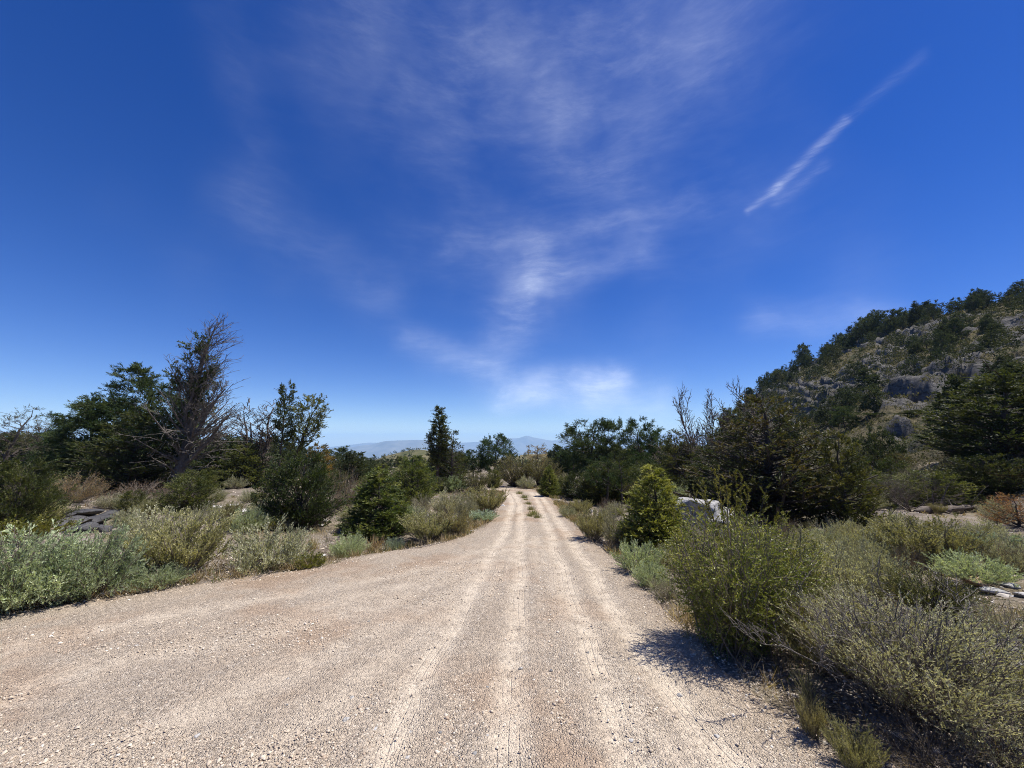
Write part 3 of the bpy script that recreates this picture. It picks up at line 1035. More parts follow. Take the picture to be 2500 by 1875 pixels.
def make_plant(seed, H, rad, prof, M, cr, tw, nl, leaf, pal, mat, wmat, slope=.5, shell=.5, lump=.25, z0=.05, up=.35, out=.6, limbs=0, r0=None,
               lean=(0, 0), wob=.015, root=0.0, spike=.4, leafout=.6, tubes2=True, bare=0.0, rstem=.006, side=None, flowers=None, seek=None, dead=0):
    """a crown of leafy clumps filling the outline prof(height), each carried on a branch from the trunk (or from the root crown)"""
    rng = np.random.default_rng(seed)
    wood, fol = MB(), MB()
    ga = rng.uniform(0, 6.28) + np.arange(M) * 2.399963
    zn = np.linspace(z0, .985, 400)
    wgt = np.maximum(prof(zn), .06) ** 1.25
    cdf = np.cumsum(wgt) / wgt.sum()
    zc = np.interp((rng.permutation(M) + rng.random(M)) / M, cdf, zn)
    rf = (shell + (1 - shell) * rng.random(M)) ** .8
    lm = 1 + lump * 2 * (fbm(np.cos(ga) * 1.6 + 9 + zc * 3.0, np.sin(ga) * 1.6 + 5 + seed, 3, seed % 50) - .5) + rng.normal(size=M) * lump * .25
    rr = np.clip(prof(zc) * rf * lm, 0.01, None) * rad
    C = np.stack([np.cos(ga) * rr + lean[0] * zc, np.sin(ga) * rr + lean[1] * zc, zc * H], 1)
    if side is not None:
        C = C[side(C, rng)]
        M = len(C)
    if root:
        S = rng.normal(size=(M, 3)) * [root, root, 0]
        S[:, 2] = -.02
        P1 = reach(rng, S, C, 6, sag=.05, wob=.03)
        R1 = rstem * np.linspace(1, .35, 6)[None] * rng.uniform(.6, 1.4, M)[:, None]
        wood.tubes(P1, R1, 3 if M > 90 else 4)
    else:
        r0 = r0 or .024 * H
        T, TR = trunk_line(rng, H * .94, lean, K=12, wob=wob, r0=r0, r1=.08)
        wood.tubes(T, TR, 8)
        if limbs:
            sel = rng.permutation(M)[:limbs]
            E = C[sel] * [.8, .8, 1]
            za = np.clip(E[:, 2] - np.hypot(E[:, 0], E[:, 1]) * (slope + .15), H * max(bare, .06), H * .8)
            ia = np.clip((za / (H * .94) * 11), 0, 11)
            S = np.stack([np.interp(ia, np.arange(12), T[0, :, j]) for j in range(3)], 1)
            PL = reach(rng, S, E, 8, sag=.02, wob=.045, rise=.07)
            rl = np.interp(ia, np.arange(12), TR[0]) * .55
            RL = rl[:, None] * np.linspace(1, .3, 8)[None]
            wood.tubes(PL, RL, 6)
            pts = np.concatenate([PL[:, 2:].reshape(-1, 3), T[0, 4:]])
            prd = np.concatenate([RL[:, 2:].ravel(), TR[0, 4:] * .6])
            dz = C[:, None, 2] - pts[None, :, 2]
            dist = np.linalg.norm(C[:, None] - pts[None], axis=2) + np.where(dz < .05, .5, 0)
            j = np.argmin(dist, 1)
            S, rs = pts[j], np.minimum(prd[j] * .7, .02 * H)
        else:
            za = np.clip(C[:, 2] - np.hypot(C[:, 0], C[:, 1]) * slope, H * max(bare, .02), H * .93)
            ia = np.clip((za / (H * .94) * 11), 0, 11)
            S = np.stack([np.interp(ia, np.arange(12), T[0, :, k]) for k in range(3)], 1)
            rs = np.interp(ia, np.arange(12), TR[0]) * .35
        P1 = reach(rng, S, C, 6, sag=.04, wob=.04)
        R1 = np.maximum(rs[:, None] * np.linspace(1, .35, 6)[None], .003)
        wood.tubes(P1, R1, 4)
    # leafy twigs of every clump
    pi = np.repeat(np.arange(M), tw)
    m = len(pi)
    f = rng.uniform(.45, 1.0, m) * 5
    i = np.minimum(f.astype(int), 4)
    w = (f - i)[:, None]
    B = P1[pi, i] * (1 - w) + P1[pi, i + 1] * w
    ax = C[pi] * [1, 1, 0] - np.array([lean[0], lean[1], 0]) * (C[pi, 2:3] / H)
    D = unit(ax + 1e-6) * out + unit(rng.normal(size=(m, 3))) * (1 - spike) + np.array([0, 0, up])
    L = rng.uniform(.55, 1.15, m) * cr * (.45 + .55 * np.clip(prof(np.clip(C[pi, 2] / H, 0, 1)), 0, 1))
    E = B + unit(D) * L[:, None]
    E[:, 2] = np.maximum(E[:, 2], .01)
    P2 = reach(rng, B, E, 4, wob=.06)
    twig_quads(wood, rng, P2, max(.0035, cr * .018))
    put_leaves(fol, rng, P2, nl, leaf[0], leaf[1], pal, .08, .9, leafout, .2, group=pi)
    if dead:
        k = rng.integers(0, M, dead)
        Dd = unit(C[k] * [1, 1, 0] + rng.normal(size=(dead, 3)) * .25)
        PD = reach(rng, S[k], S[k] + Dd * rad * rng.uniform(.5, .95, dead)[:, None] + [0, 0, .05 * H], 6, wob=.06)
        wood.tubes(PD, np.linspace(.012, .003, 6)[None] * np.ones((dead, 1)) * H / 3, 4)
        P4, R4, _, _ = spawn(rng, PD, np.full((dead, 6), .006 * H / 3), 6, .3, 1, (25, 65), (rad * .1, rad * .3), K=4, wob=.06)
        wood.tubes(P4, R4, 3)
    parts = [('stems' if root else 'trunk', wood, wmat, True), ('foliage' if root else 'crown', fol, mat, False)]
    if flowers is not None:
        fl = MB()
        tips = P2[:, -1]
        sel = tips[(rng.random(len(tips)) < .5) & (tips[:, 2] > .5 * H)]
        Bf = np.repeat(sel, 8, 0) + rng.normal(size=(len(sel) * 8, 3)) * .011
        fl.leaves(Bf, rng.normal(size=Bf.shape) + [0, 0, .7], .014, .010, np.asarray(flowers)[rng.integers(0, len(flowers), len(Bf))], rng)
        parts.append(('flowers', fl, M_SAGE, False))
    return finish(parts)


DOME = lambda z: np.sqrt(np.clip(1 - (z * 1.0) ** 2.2, 0, 1)) * np.clip(.62 + z * 1.6, 0, 1)
VASE = lambda z: np.clip(.30 + 1.0 * z, 0, 1) * np.sqrt(np.clip(1.03 - z ** 3, 0, 1))
CONE = lambda z: np.clip(1.04 - z, 0, 1) ** .82 * np.clip(.55 + z * 5, 0, 1)
EGG = lambda z: np.sqrt(np.clip(1 - ((z - .36) / .66) ** 2, 0, 1))
ROUNDTOP = lambda z: np.sqrt(np.clip(1 - ((z - .57) / .45) ** 2, 0, 1))
JUNI = lambda z: np.clip(1.03 - z, 0, 1) ** .55 * np.clip(.45 + z * 2.2, 0, 1)


def make_pinyon(seed, H=4.5, rad=1.7, prof=ROUNDTOP, M=105, cr=.40, tw=13, nl=25, leaf=(.125, .019), pal=PAL_PINYON, z0=.20, limbs=12, bare=.15, lump=.35, shell=.35, **k):
    return make_plant(seed, H, rad, prof, M, cr, tw, nl, leaf, pal, M_NEEDLE, M_BARK, slope=.35, shell=shell, lump=lump, z0=z0, up=.45, out=.45,
                      limbs=limbs, bare=bare, wob=k.pop('wob', .025), spike=.2, leafout=.75, **k)


def make_juniper(seed, H=4.0, rad=1.4, prof=JUNI, M=130, cr=.34, tw=10, nl=11, leaf=(.085, .026), pal=PAL_JUNIPER, z0=.05, lump=.3, **k):
    return make_plant(seed, H, rad, prof, M, cr, tw, nl, leaf, pal, M_FOL, M_BARK, slope=k.pop('slope', .55), shell=k.pop('shell', .45), lump=lump, z0=z0,
                      up=k.pop('up', .55), out=.5, spike=.35, leafout=.55, **k)


def make_shrub(seed, H=.75, rad=.62, prof=DOME, M=95, cr=.20, tw=12, nl=13, leaf=(.034, .010), pal=PAL_SAGE, mat=None, wmat=None, up=.75, out=.45, **k):
    return make_plant(seed, H, rad, prof, M, cr, tw, nl, leaf, pal, mat or M_SAGE, wmat or M_TWIG, shell=k.pop('shell', .45), lump=k.pop('lump', .22), z0=k.pop('z0', .10),
                      up=up, out=out, root=k.pop('root', .06), spike=k.pop('spike', .5), leafout=k.pop('leafout', .5), **k)


def make_dead(seed, H=3.0, spread=1.6, stems=5, br=7, tw=6, tips=5, mat=None, ang=(8, 40), pull=None, wob=.06, r0=.05, up=.25, twob=.04, tk=1.0):
    rng = np.random.default_rng(seed)
    wd, tg = MB(), MB()
    P = np.zeros((stems, 9, 3))
    R = np.zeros((stems, 9))
    for i in range(stems):
        az, th = rng.uniform(0, 2 * math.pi), math.radians(rng.uniform(*ang))
        ln = (math.cos(az) * math.tan(th) * H * .7, math.sin(az) * math.tan(th) * H * .7)
        p, r = trunk_line(rng, H * rng.uniform(.6, .92), ln, wob=twob, r0=r0 * rng.uniform(.6, 1.2), r1=.2)
        P[i], R[i] = p[0], r[0]
    wd.tubes(P, R, 6)
    P1, R1, _, _ = spawn(rng, P, R, br, .22, 1.0, (25, 65), (spread * .35, spread * .7), up=up, K=7, curve=.12, wob=wob, rs=.55, pull=pull)
    wd.tubes(P1, R1, 5)
    P2, R2, _, _ = spawn(rng, P1, R1, tw, .2, 1.0, (22, 60), (spread * .13, spread * .34), up=up * .7, K=5, curve=.08, wob=wob, rs=.55, rmin=.004 * tk, pull=pull)
    tg.tubes(P2, R2, 4)
    P3, R3, _, _ = spawn(rng, P2, R2, tips, .2, 1.0, (20, 60), (spread * .05, spread * .16), up=.1, K=4, wob=wob, rs=.6, rmin=.003 * tk)
    tg.tubes(P3, R3, 3)
    return finish([('trunk', wd, mat or M_DEAD, True), ('bare_branches', tg, mat or M_DEAD, True)])


def make_tuft(seed, H=.28, spread=.16, n=190, pal=PAL_TAN, w=.006):
    rng = np.random.default_rng(seed)
    mb = MB()
    a = rng.uniform(0, 2 * math.pi, n)
    th = np.radians(np.abs(rng.normal(size=n)) * 26 + 4)
    L = rng.uniform(.5, 1.1, n) * H
    d = np.stack([np.sin(th) * np.cos(a), np.sin(th) * np.sin(a), np.cos(th)], 1)
    b = rng.normal(size=(n, 3)) * [spread * .28, spread * .28, 0]
    s = np.array([0, .4, .75, 1.0])
    P = b[:, None] + d[:, None] * (s[None, :, None] * L[:, None, None])
    P[:, :, 2] -= (s ** 2)[None] * (np.sin(th) * L * .45)[:, None]
    P[:, :, :2] += (d[:, None, :2] * ((s ** 2)[None, :, None] * (L * .22)[:, None, None]))
    side = unit(np.cross(d, rng.normal(size=(n, 3))))
    ww = w * np.array([1, .9, .6, .08])
    V = np.stack([P - side[:, None] * ww[None, :, None] * .5, P + side[:, None] * ww[None, :, None] * .5], 2)
    idx = np.arange(n * 8).reshape(n, 4, 2)
    q = np.stack([idx[:, :-1, 0], idx[:, :-1, 1], idx[:, 1:, 1], idx[:, 1:, 0]], -1).reshape(-1, 4)
    pal = np.asarray(pal)
    C = pal[rng.integers(0, len(pal), n)] * rng.uniform(.75, 1.2, n)[:, None]
    mb.add(V.reshape(-1, 3), quads=q, col=np.repeat(C, 8, 0))
    return finish([('blades', mb, M_GRASS, False)])


_ico = {}


def ico(sub):
    if sub not in _ico:
        bm = bmesh.new()
        bmesh.ops.create_icosphere(bm, subdivisions=sub, radius=1.0)
        v = np.array([p.co[:] for p in bm.verts])
        f = np.array([[q.index for q in p.verts] for p in bm.faces])
        bm.free()
        _ico[sub] = (v, f)
    return _ico[sub]


def rock_shape(rng, sub=3, cuts=11, rough=.06, keep=(.45, .85)):
    v, f = ico(sub)
    v = v.copy()
    for _ in range(cuts):
        n = unit(rng.normal(size=3))
        c = rng.uniform(*keep)
        d = v @ n
        v = v - np.where(d > c, d - c, 0)[:, None] * n
    k = rng.uniform(0, 50)
    nz = (fbm(v[:, 0] * 2.3 + k, v[:, 1] * 2.3 + v[:, 2] * 1.7, 4, 3) - .5) + (fbm(v[:, 2] * 2.3 + k, v[:, 1] * 2.3, 4, 9) - .5)
    return v * (1 + nz * rough * 3)[:, None], f


def rock(name, label, px, py, wpx, hfrac, mat, seed, depth=1.0, cat='rock', group=None, sink=.25, sub=3, tilt=8, rz=None, cuts=11, rough=.06, dist=None):
    rng = np.random.default_rng(seed)
    if dist is None:
        B = at(px, py)
    else:
        r = ray(px, 1080)
        x, y = r[0] / r[1] * dist, dist
        B = np.array([x, y, float(G(x, y))])
    dep = CT * B[1] + ST * (B[2] - EYE)
    w = wpx / 960 * dep
    v, f = rock_shape(rng, sub, cuts, rough)
    v = v / np.ptp(v, axis=0) * [w, w * depth, w * hfrac]
    tl = math.radians(rng.uniform(-tilt, tilt))
    c, s = math.cos(tl), math.sin(tl)
    v = v @ np.array([[c, 0, -s], [0, 1, 0], [s, 0, c]])
    v[:, 2] -= v[:, 2].min() + w * hfrac * sink
    mb = MB()
    mb.add(v, tris=f)
    o = link(name, mb.mesh(name, mat, False), label=label, category=cat, group=group)
    o.location = B
    o.rotation_euler = (0, 0, rng.uniform(-.5, .5) if rz is None else math.radians(rz))
    return o

# ------------------------------------------------------------------ the kinds of plant in this place
PY = [make_pinyon(101), make_pinyon(102, H=4.6, rad=2.0, M=115), make_pinyon(103, H=4.2, rad=2.0, lean=(.5, .1), prof=lambda z: np.sqrt(np.clip(1 - ((z - .68) / .34) ** 2, 0, 1)), z0=.40, M=90),
      make_pinyon(104, H=5, rad=1.8, prof=EGG, z0=.06, M=200, bare=.05, lump=.2, shell=.45)]
PY_DENSE = make_pinyon(105, H=4.5, rad=1.8, prof=lambda z: np.sqrt(np.clip(1 - ((z - .56) / .47) ** 2, 0, 1)), M=170, z0=.14, lump=.22, shell=.5, limbs=14, nl=22, pal=PAL_PINYON[:3])
PY_ROUND = make_pinyon(106, H=4.6, rad=2.0, M=150, z0=.30, lump=.25, shell=.42, limbs=14, nl=22)
PY_SPARSE = [make_pinyon(111, rad=1.5, M=34, cr=.40, tw=12, limbs=10, z0=.38), make_pinyon(112, rad=1.6, M=38, cr=.36, tw=11, limbs=12, z0=.34)]
PY_OPEN = [make_pinyon(113, rad=2.1, M=44, cr=.40, tw=9, nl=9, limbs=18, z0=.30, wob=.04, pal=PAL_BROWN_GREEN), make_pinyon(114, rad=1.9, M=40, cr=.40, tw=9, nl=9, limbs=18, z0=.32, wob=.04, pal=PAL_BROWN_GREEN)]
PY_FAR = [make_pinyon(121 + i, M=60 + 6 * i, cr=.55, tw=8, nl=11, leaf=(.20, .065), pal=PAL_PINYON_FAR, limbs=7, prof=[ROUNDTOP, EGG, JUNI, EGG][i], z0=[.3, .1, .08, .16][i], rad=[1.9, 1.7, 1.5, 1.4][i]) for i in range(4)]
PY_BROWN = make_pinyon(131, M=40, cr=.5, tw=8, nl=10, leaf=(.2, .04), pal=PAL_BROWN, limbs=9, z0=.2)
JU_CONE = [make_juniper(201, 1.7, .62, CONE, 250, .17, 10, 13, (.05, .012), PAL_YOUNG, lump=.12, r0=.035, up=.5),
           make_juniper(202, 1.7, .62, CONE, 250, .17, 10, 13, (.05, .012), PAL_YOUNG2, lump=.10, r0=.035, up=.6)]
JU_BRIGHT = make_juniper(204, 1.7, .64, CONE, 250, .16, 10, 13, (.05, .012), [(.085, .100, .020), (.14, .150, .030), (.20, .205, .045), (.26, .25, .065)], lump=.10, r0=.035, up=.6)
JU_ROUND = make_juniper(203, 2.2, .92, lambda z: np.sqrt(np.clip(1 - ((z - .34) / .68) ** 2, 0, 1)) * np.clip(1.3 - z * .6, 0, 1), 240, .21, 10, 15, (.06, .015), PAL_YOUNG, lump=.2, up=.6)
JU_BIG = [make_juniper(211, 4, 1.6, JUNI, 195, .38, 10, 18, (.085, .022), PAL_JUNIPER_DARK, dead=8),
          make_juniper(212, 4, 1.5, JUNI, 185, .38, 10, 18, (.085, .022), PAL_JUNIPER, lump=.4)]
JU_RUST = make_juniper(213, 4, 1.7, lambda z: np.clip(1.03 - z, 0, 1) ** .5 * np.clip(.35 + z * 2.2, 0, 1), 250, .30, 11, 12, (.075, .018), PAL_RUST, z0=.12, r0=.13, lump=.4, dead=14)
JU_FAR = [make_juniper(231, 3.2, 1.2, JUNI, 70, .38, 8, 10, (.16, .05), PAL_JUNIPER_DARK, lump=.4), make_juniper(232, 3.2, 1.1, EGG, 70, .38, 8, 10, (.16, .05), PAL_JUNIPER, lump=.4)]
JU_GOLD = make_juniper(214, 3, 1.1, JUNI, 90, .34, 9, 9, (.11, .034), PAL_GOLD, lump=.4)
JU_TALL = make_juniper(215, 6, .8, lambda z: np.clip(1.05 - z, 0, 1) ** .7 * np.clip(.2 + 1.4 * z, 0, 1) * 1.25, 170, .40, 9, 13, (.12, .028), PAL_JUNIPER_DARK, z0=.24, r0=.11, lump=.45, wob=.012, slope=.7)
JU_SLIM = make_juniper(218, 6, .75, lambda z: .12 + .9 * np.sin(np.clip((z - .32) / .74, 0, 1) ** .9 * math.pi) ** .8, 80, .32, 9, 10, (.12, .034), PAL_JUNIPER_DARK, z0=.42, r0=.08, lump=.5, wob=.010, slope=.6, dead=10)
JU_SIDE = make_juniper(216, 4, 1.2, JUNI, 60, .4, 7, 9, (.12, .034), PAL_JUNIPER_DARK, z0=.2, r0=.09, lump=.5, dead=26)
BUSH_JU = [make_juniper(221, 1.6, .85, EGG, 200, .23, 9, 16, (.055, .014), PAL_JUNIPER, lump=.35, up=.7), make_juniper(222, 1.6, .85, EGG, 210, .23, 9, 16, (.055, .014), PAL_JUNIPER_DARK, lump=.3, up=.7),
           make_juniper(223, 1.6, .75, CONE, 120, .22, 9, 10, (.055, .016), PAL_JUNIPER, lump=.45, up=.8)]
BUSH_RUST = make_juniper(224, 1.6, .85, EGG, 90, .26, 8, 9, (.06, .015), PAL_RUST2, lump=.4, up=.6, dead=8)
MAHOG = [make_shrub(301, 1.6, 1.0, VASE, 130, .34, 12, 11, (.042, .013), PAL_MAHOG_OLIVE, M_GLOSS, M_BARK, rstem=.014, lump=.35, z0=.2, root=.1),
         make_shrub(302, 1.2, .95, DOME, 140, .26, 12, 11, (.040, .013), PAL_MAHOG, M_GLOSS, M_BARK, rstem=.012, lump=.3, root=.1)]
SAGE = [make_shrub(311), make_shrub(312, pal=PAL_SAGE_OLIVE, up=1.1, spike=.6, prof=VASE, z0=.25, M=110), make_shrub(313, H=.65, rad=.65, M=100)]
RABBIT_NEAR = [make_shrub(323, .62, .62, DOME, 190, .115, 13, 14, (.028, .0068), PAL_RABBIT, lump=.16, up=.35, out=.8, shell=.7), make_shrub(324, .58, .66, DOME, 190, .115, 13, 14, (.028, .0068), PAL_RABBIT, lump=.22, up=.35, out=.8, shell=.7)]
RABBIT = [make_shrub(321, .7, .66, DOME, 120, .19, 13, 13, (.042, .0075), PAL_RABBIT, lump=.3), make_shrub(322, .55, .6, DOME, 95, .17, 12, 13, (.042, .0075), PAL_RABBIT, lump=.25)]
BLUE = make_shrub(331, .35, .40, DOME, 60, .14, 10, 12, (.042, .008), PAL_BLUE)
MATSH = [make_shrub(341, .4, .55, DOME, 70, .14, 9, 10, (.034, .017), PAL_MAT, M_GLOSS, M_TWIG)]
GREYSH = [make_shrub(351, .8, .8, DOME, 110, .24, 13, 3, (.026, .007), PAL_BROWN, rstem=.007, lump=.4), make_shrub(352, .6, .6, DOME, 90, .20, 12, 5, (.026, .007), PAL_SAGE, lump=.4)]
BROWNSH = make_shrub(353, .9, .7, DOME, 100, .24, 11, 10, (.036, .009), PAL_BROWN + [(.09, .10, .05)], lump=.4)
TUFT = [make_tuft(361), make_tuft(362, .2, .18, 160), make_tuft(363, .16, .16, 150, PAL_GREEN_GRASS)]


def base_point(px, py=None, dist=None, hill=False):
    fn = hill_z if hill else G
    if dist is None:
        return at(px, py)
    r = ray(px, 1080)
    x, y = r[0] / r[1] * dist, dist
    return np.array([x, y, float(fn(x, y))])


def put(kind, name, label, cat, px, py=None, top=None, w=None, dist=None, rot=None, group=None, h=None, wm=None, B=None, sw=1.0, sink=0.0):
    """stand a plant where it grows; top and w are its picture height and width in photograph pixels"""
    if B is None:
        B = base_point(px, py, dist)
    dep = CT * B[1] + ST * (B[2] - EYE)
    if h is None:
        v = (937.5 - top) / 960
        h = EYE + B[1] * (ST + CT * v) / (CT - ST * v) - B[2]
    if wm is None:
        wm = w / 960 * dep
    rs = random.Random(int(B[0] * 1000) + int(B[1] * 77))
    rz = rs.uniform(0, 6.283) if rot is None else math.radians(rot)
    k = kind['WX'] if rot is not None else kind['W']
    props = dict(label=label, category=cat, group=group)
    if len(kind['parts']) == 1:
        root = link(name, kind['parts'][0][1], **props)
    else:
        root = link(name, None, **props)
        root.empty_display_size = .1
        for n, me in kind['parts']:
            link(n, me, root)
    root.location = (B[0], B[1], B[2] - sink)
    root.rotation_euler = (0, 0, rz)
    root.scale = (wm / k, wm / k * sw, h / kind['H'])
    return root


JN, PN, SB = 'juniper_tree', 'pinyon_pine', 'sagebrush'
# ---- left of the road, far to near
put(PY_OPEN[0], PN, 'thin dark pine cut off by the left edge of the photo', 'tree', 20, None, 990, 190, dist=34)
put(PY_OPEN[1], PN, 'open dark pine second from the left edge', 'tree', 92, None, 1012, 120, dist=36)
put(PY_OPEN[1], PN, 'small open pine with bare dark trunk left of the big dark pine', 'tree', 130, 1180, 1026, 115)
put(PY[3], PN, 'big dense blackish pine behind the half-dead juniper', 'tree', 345, None, 900, 215, dist=29)
put(PY[3], PN, 'lower dark pine forming the left shoulder of the big dark pine', 'tree', 240, None, 975, 190, dist=28)
put(JU_BIG[0], JN, 'dark green juniper in front of the big dark pine', 'tree', 310, 1200, 1010, 190)
put(JU_BIG[0], JN, 'dark juniper at the right foot of the half-dead juniper', 'tree', 545, None, 1058, 130, dist=27)
put(JU_BIG[1], JN, 'olive juniper thicket below the bare twin trunks', 'tree', 600, None, 1085, 110, dist=25)
put(JU_GOLD, JN, 'golden brown juniper right of the tall twin-topped juniper', 'tree', 780, None, 1083, 66, dist=34)
put(JU_TALL, JN, 'tall spindly juniper standing alone left of the road bend', 'tree', 1070, None, 993, 48, dist=36, rot=40)
put(JU_SIDE, JN, 'half bare juniper leaning on the right of the tall spindly one', 'tree', 1105, None, 1052, 72, dist=36.5)
put(PY_DENSE, PN, 'round dark pine standing left of where the road vanishes', 'tree', 1210, None, 1060, 84, dist=44)
put(PY_DENSE, PN, 'low dark pine at the left side of the round roadside pine', 'tree', 1156, None, 1098, 60, dist=43)
put(BUSH_JU[1], 'juniper_bush', 'large rounded dark green juniper bush left of the conical juniper', 'bush', 728, 1284, 1106, 158)
put(BUSH_JU[2], 'juniper_bush', 'narrow juniper bush with orange top beside the large rounded bush', 'bush', 640, 1262, 1158, 62)
put(BUSH_JU[0], 'juniper_bush', 'low green juniper bush at the foot of the large rounded bush', 'bush', 680, 1286, 1222, 78)
put(JU_CONE[0], 'young_juniper', 'young cone-shaped green juniper at the left road edge', 'tree', 918, 1305, 1146, 146)
put(JU_ROUND, 'young_juniper', 'dense egg-shaped green juniper behind the young conical one', 'tree', 1007, 1234, 1114, 108)
put(BUSH_JU[0], 'juniper_bush', 'small green juniper seedling between the conical and egg-shaped junipers', 'bush', 990, 1262, 1218, 34)
put(BUSH_JU[0], 'juniper_bush', 'green bush hiding the foot of the half-dead juniper', 'bush', 455, 1258, 1164, 112)
put(BUSH_JU[0], 'juniper_bush', 'small yellowish juniper seedling left of the half-dead trunk', 'bush', 320, 1254, 1197, 58)
put(BUSH_JU[0], 'juniper_bush', 'feathery olive bush at the left edge above the pale rabbitbrush', 'bush', 30, 1292, 1120, 140)
put(BUSH_JU[1], 'juniper_bush', 'darker olive bush just behind the left-edge feathery bush', 'bush', 85, 1276, 1190, 110)
put(MATSH[0], 'low_shrub', 'low yellow-green leafy mat behind the pale rabbitbrush at the left edge', 'bush', 55, 1318, 1262, 150)
put(MATSH[0], 'low_shrub', 'low yellow-green leafy mat below the orange-topped juniper bush', 'bush', 622, 1294, 1250, 90)
put(BROWNSH, 'brown_shrub', 'reddish brown shrub under the small open pine', 'bush', 190, 1226, 1152, 96)
put(GREYSH[0], 'dry_shrub', 'wide bare grey shrub left of the half-dead trunk', 'bush', 345, 1222, 1172, 120)
put(GREYSH[0], 'dry_shrub', 'twiggy grey shrub between the rounded bush and the conical juniper', 'bush', 838, 1256, 1138, 78)
put(MAHOG[0], 'mahogany_bush', 'dark upright bush left of the road bend', 'bush', 1164, 1200, 1148, 58)
put(BUSH_JU[0], 'juniper_bush', 'green bush at the inside of the road bend', 'bush', 1206, 1192, 1146, 40)
put(BUSH_JU[0], 'juniper_bush', 'yellow-green bush left of the dark upright bush', 'bush', 1120, 1200, 1160, 40)
put(BUSH_JU[1], 'juniper_bush', 'small dark bush right of the egg-shaped juniper', 'bush', 1076, 1202, 1164, 50)
put(RABBIT_NEAR[0], 'rabbitbrush', 'large pale grey-green rabbitbrush at the lower left edge', 'bush', 50, 1478, 1286, 225)
put(RABBIT_NEAR[1], 'rabbitbrush', 'pale green rabbitbrush above the white pointed rock', 'bush', 215, 1452, 1286, 175)
put(RABBIT_NEAR[1], 'rabbitbrush', 'rounded rabbitbrush at the right end of the pale clump', 'bush', 292, 1420, 1318, 120)
put(RABBIT_NEAR[1], 'rabbitbrush', 'pale rabbitbrush cut off by the left edge at the road margin', 'bush', -70, 1500, 1300, 240)
put(RABBIT[1], 'rabbitbrush', 'low bright green sprawl at the road margin right of two rocks', 'bush', 378, 1432, 1380, 110)
put(BLUE, 'blue_sage', 'small bluish plant between the big rabbitbrush and the olive sage', 'bush', 338, 1390, 1330, 40)
put(SAGE[1], SB, 'tall olive sagebrush right of the big rabbitbrush', 'bush', 440, 1402, 1252, 190)
put(SAGE[0], SB, 'pale sagebrush behind the tall olive one', 'bush', 365, 1330, 1238, 140)
put(SAGE[2], SB, 'pale grey-green round sagebrush at the left road margin', 'bush', 652, 1390, 1272, 172)
put(SAGE[1], SB, 'broad olive sagebrush right of the young conical juniper', 'bush', 1045, 1322, 1250, 110)
put(SAGE[1], SB, 'olive sagebrush at the road edge, right end of the broad clump', 'bush', 1108, 1308, 1246, 76)
put(SAGE[2], SB, 'grey sagebrush above the broad olive clump', 'bush', 1092, 1258, 1194, 70)
put(SAGE[1], SB, 'olive-grey sagebrush overhanging the left wheel track', 'bush', 1184, 1256, 1188, 86)
put(SAGE[0], SB, 'small grey sagebrush between the two clumps left of the bend', 'bush', 1138, 1262, 1206, 50)
put(BLUE, 'blue_sage', 'small silvery blue plant at the left road edge before the bend', 'bush', 1176, 1272, 1244, 62)
put(RABBIT[1], 'rabbitbrush', 'small pale green rabbitbrush in front of the young conical juniper', 'bush', 850, 1358, 1304, 78)
put(TUFT[1], 'grass_tuft', 'brown grass tuft between two small pale green bushes', 'grass', 914, 1344, 1302, 56)
put(BLUE, 'blue_sage', 'small pale bush at the right end of the roadside row', 'bush', 962, 1346, 1310, 42)
put(TUFT[0], 'grass_tuft', 'round tan grass tuft right of the pale round sagebrush', 'grass', 760, 1340, 1306, 46)
put(MATSH[0], 'low_shrub', 'low green weeds at the margin below the tan grass tuft', 'bush', 758, 1384, 1350, 66)
put(TUFT[2], 'grass_tuft', 'tiny yellowish tuft at the left gravel margin', 'grass', 1002, 1332, 1314, 22)
put(SAGE[0], SB, 'grey sagebrush in the shade left of the reddish brown shrub', 'bush', 140, 1204, 1160, 70)
put(GREYSH[1], 'dry_shrub', 'grey dry shrub right of the egg-shaped juniper', 'bush', 1030, 1246, 1206, 56)

# ---- right of the road, far to near
put(MAHOG[0], 'mahogany_bush', 'wide olive bush on the outside of the road bend', 'bush', 1262, 1186, 1110, 90)
put(MAHOG[0], 'mahogany_bush', 'olive bush right of the widest one at the road bend', 'bush', 1322, 1184, 1118, 80)
put(PY_BROWN, PN, 'reddish brown dying pine behind the bushes at the road bend', 'tree', 1312, None, 1084, 56, dist=62)
put(JU_CONE[1], 'young_juniper', 'small dark juniper right of the wheel tracks', 'tree', 1342, 1212, 1138, 50)
put(SAGE[2], SB, 'pale sagebrush below the olive bushes at the road bend', 'bush', 1284, 1194, 1160, 40)
put(BUSH_JU[0], 'juniper_bush', 'small olive bush right of the small dark roadside juniper', 'bush', 1378, 1206, 1162, 42)
put(PY_ROUND, PN, 'large round-topped pine with forked dark limbs right of the road', 'tree', 1446, None, 1024, 136, dist=37)
put(PY[2], PN, 'flat-topped leaning pine right of the large round-topped pine', 'tree', 1575, None, 1020, 122, dist=34)
put(PY_SPARSE[0], PN, 'small pine with slim bare trunk, left one of a pair', 'tree', 1477, 1238, 1108, 84)
put(PY_SPARSE[1], PN, 'small pine with slim straight bare trunk, right one of a pair', 'tree', 1520, 1242, 1096, 64)
put(PY_DENSE, PN, 'dark bushy pine behind the pair of slim pines', 'tree', 1566, None, 1106, 68, dist=27)
put(JU_BIG[1], JN, 'dark yellow-green juniper below the bare dead crown', 'tree', 1652, None, 1052, 96, dist=22)
put(JU_BIG[0], JN, 'dark juniper thicket left of the rust-tinged juniper', 'tree', 1716, None, 1090, 90, dist=18)
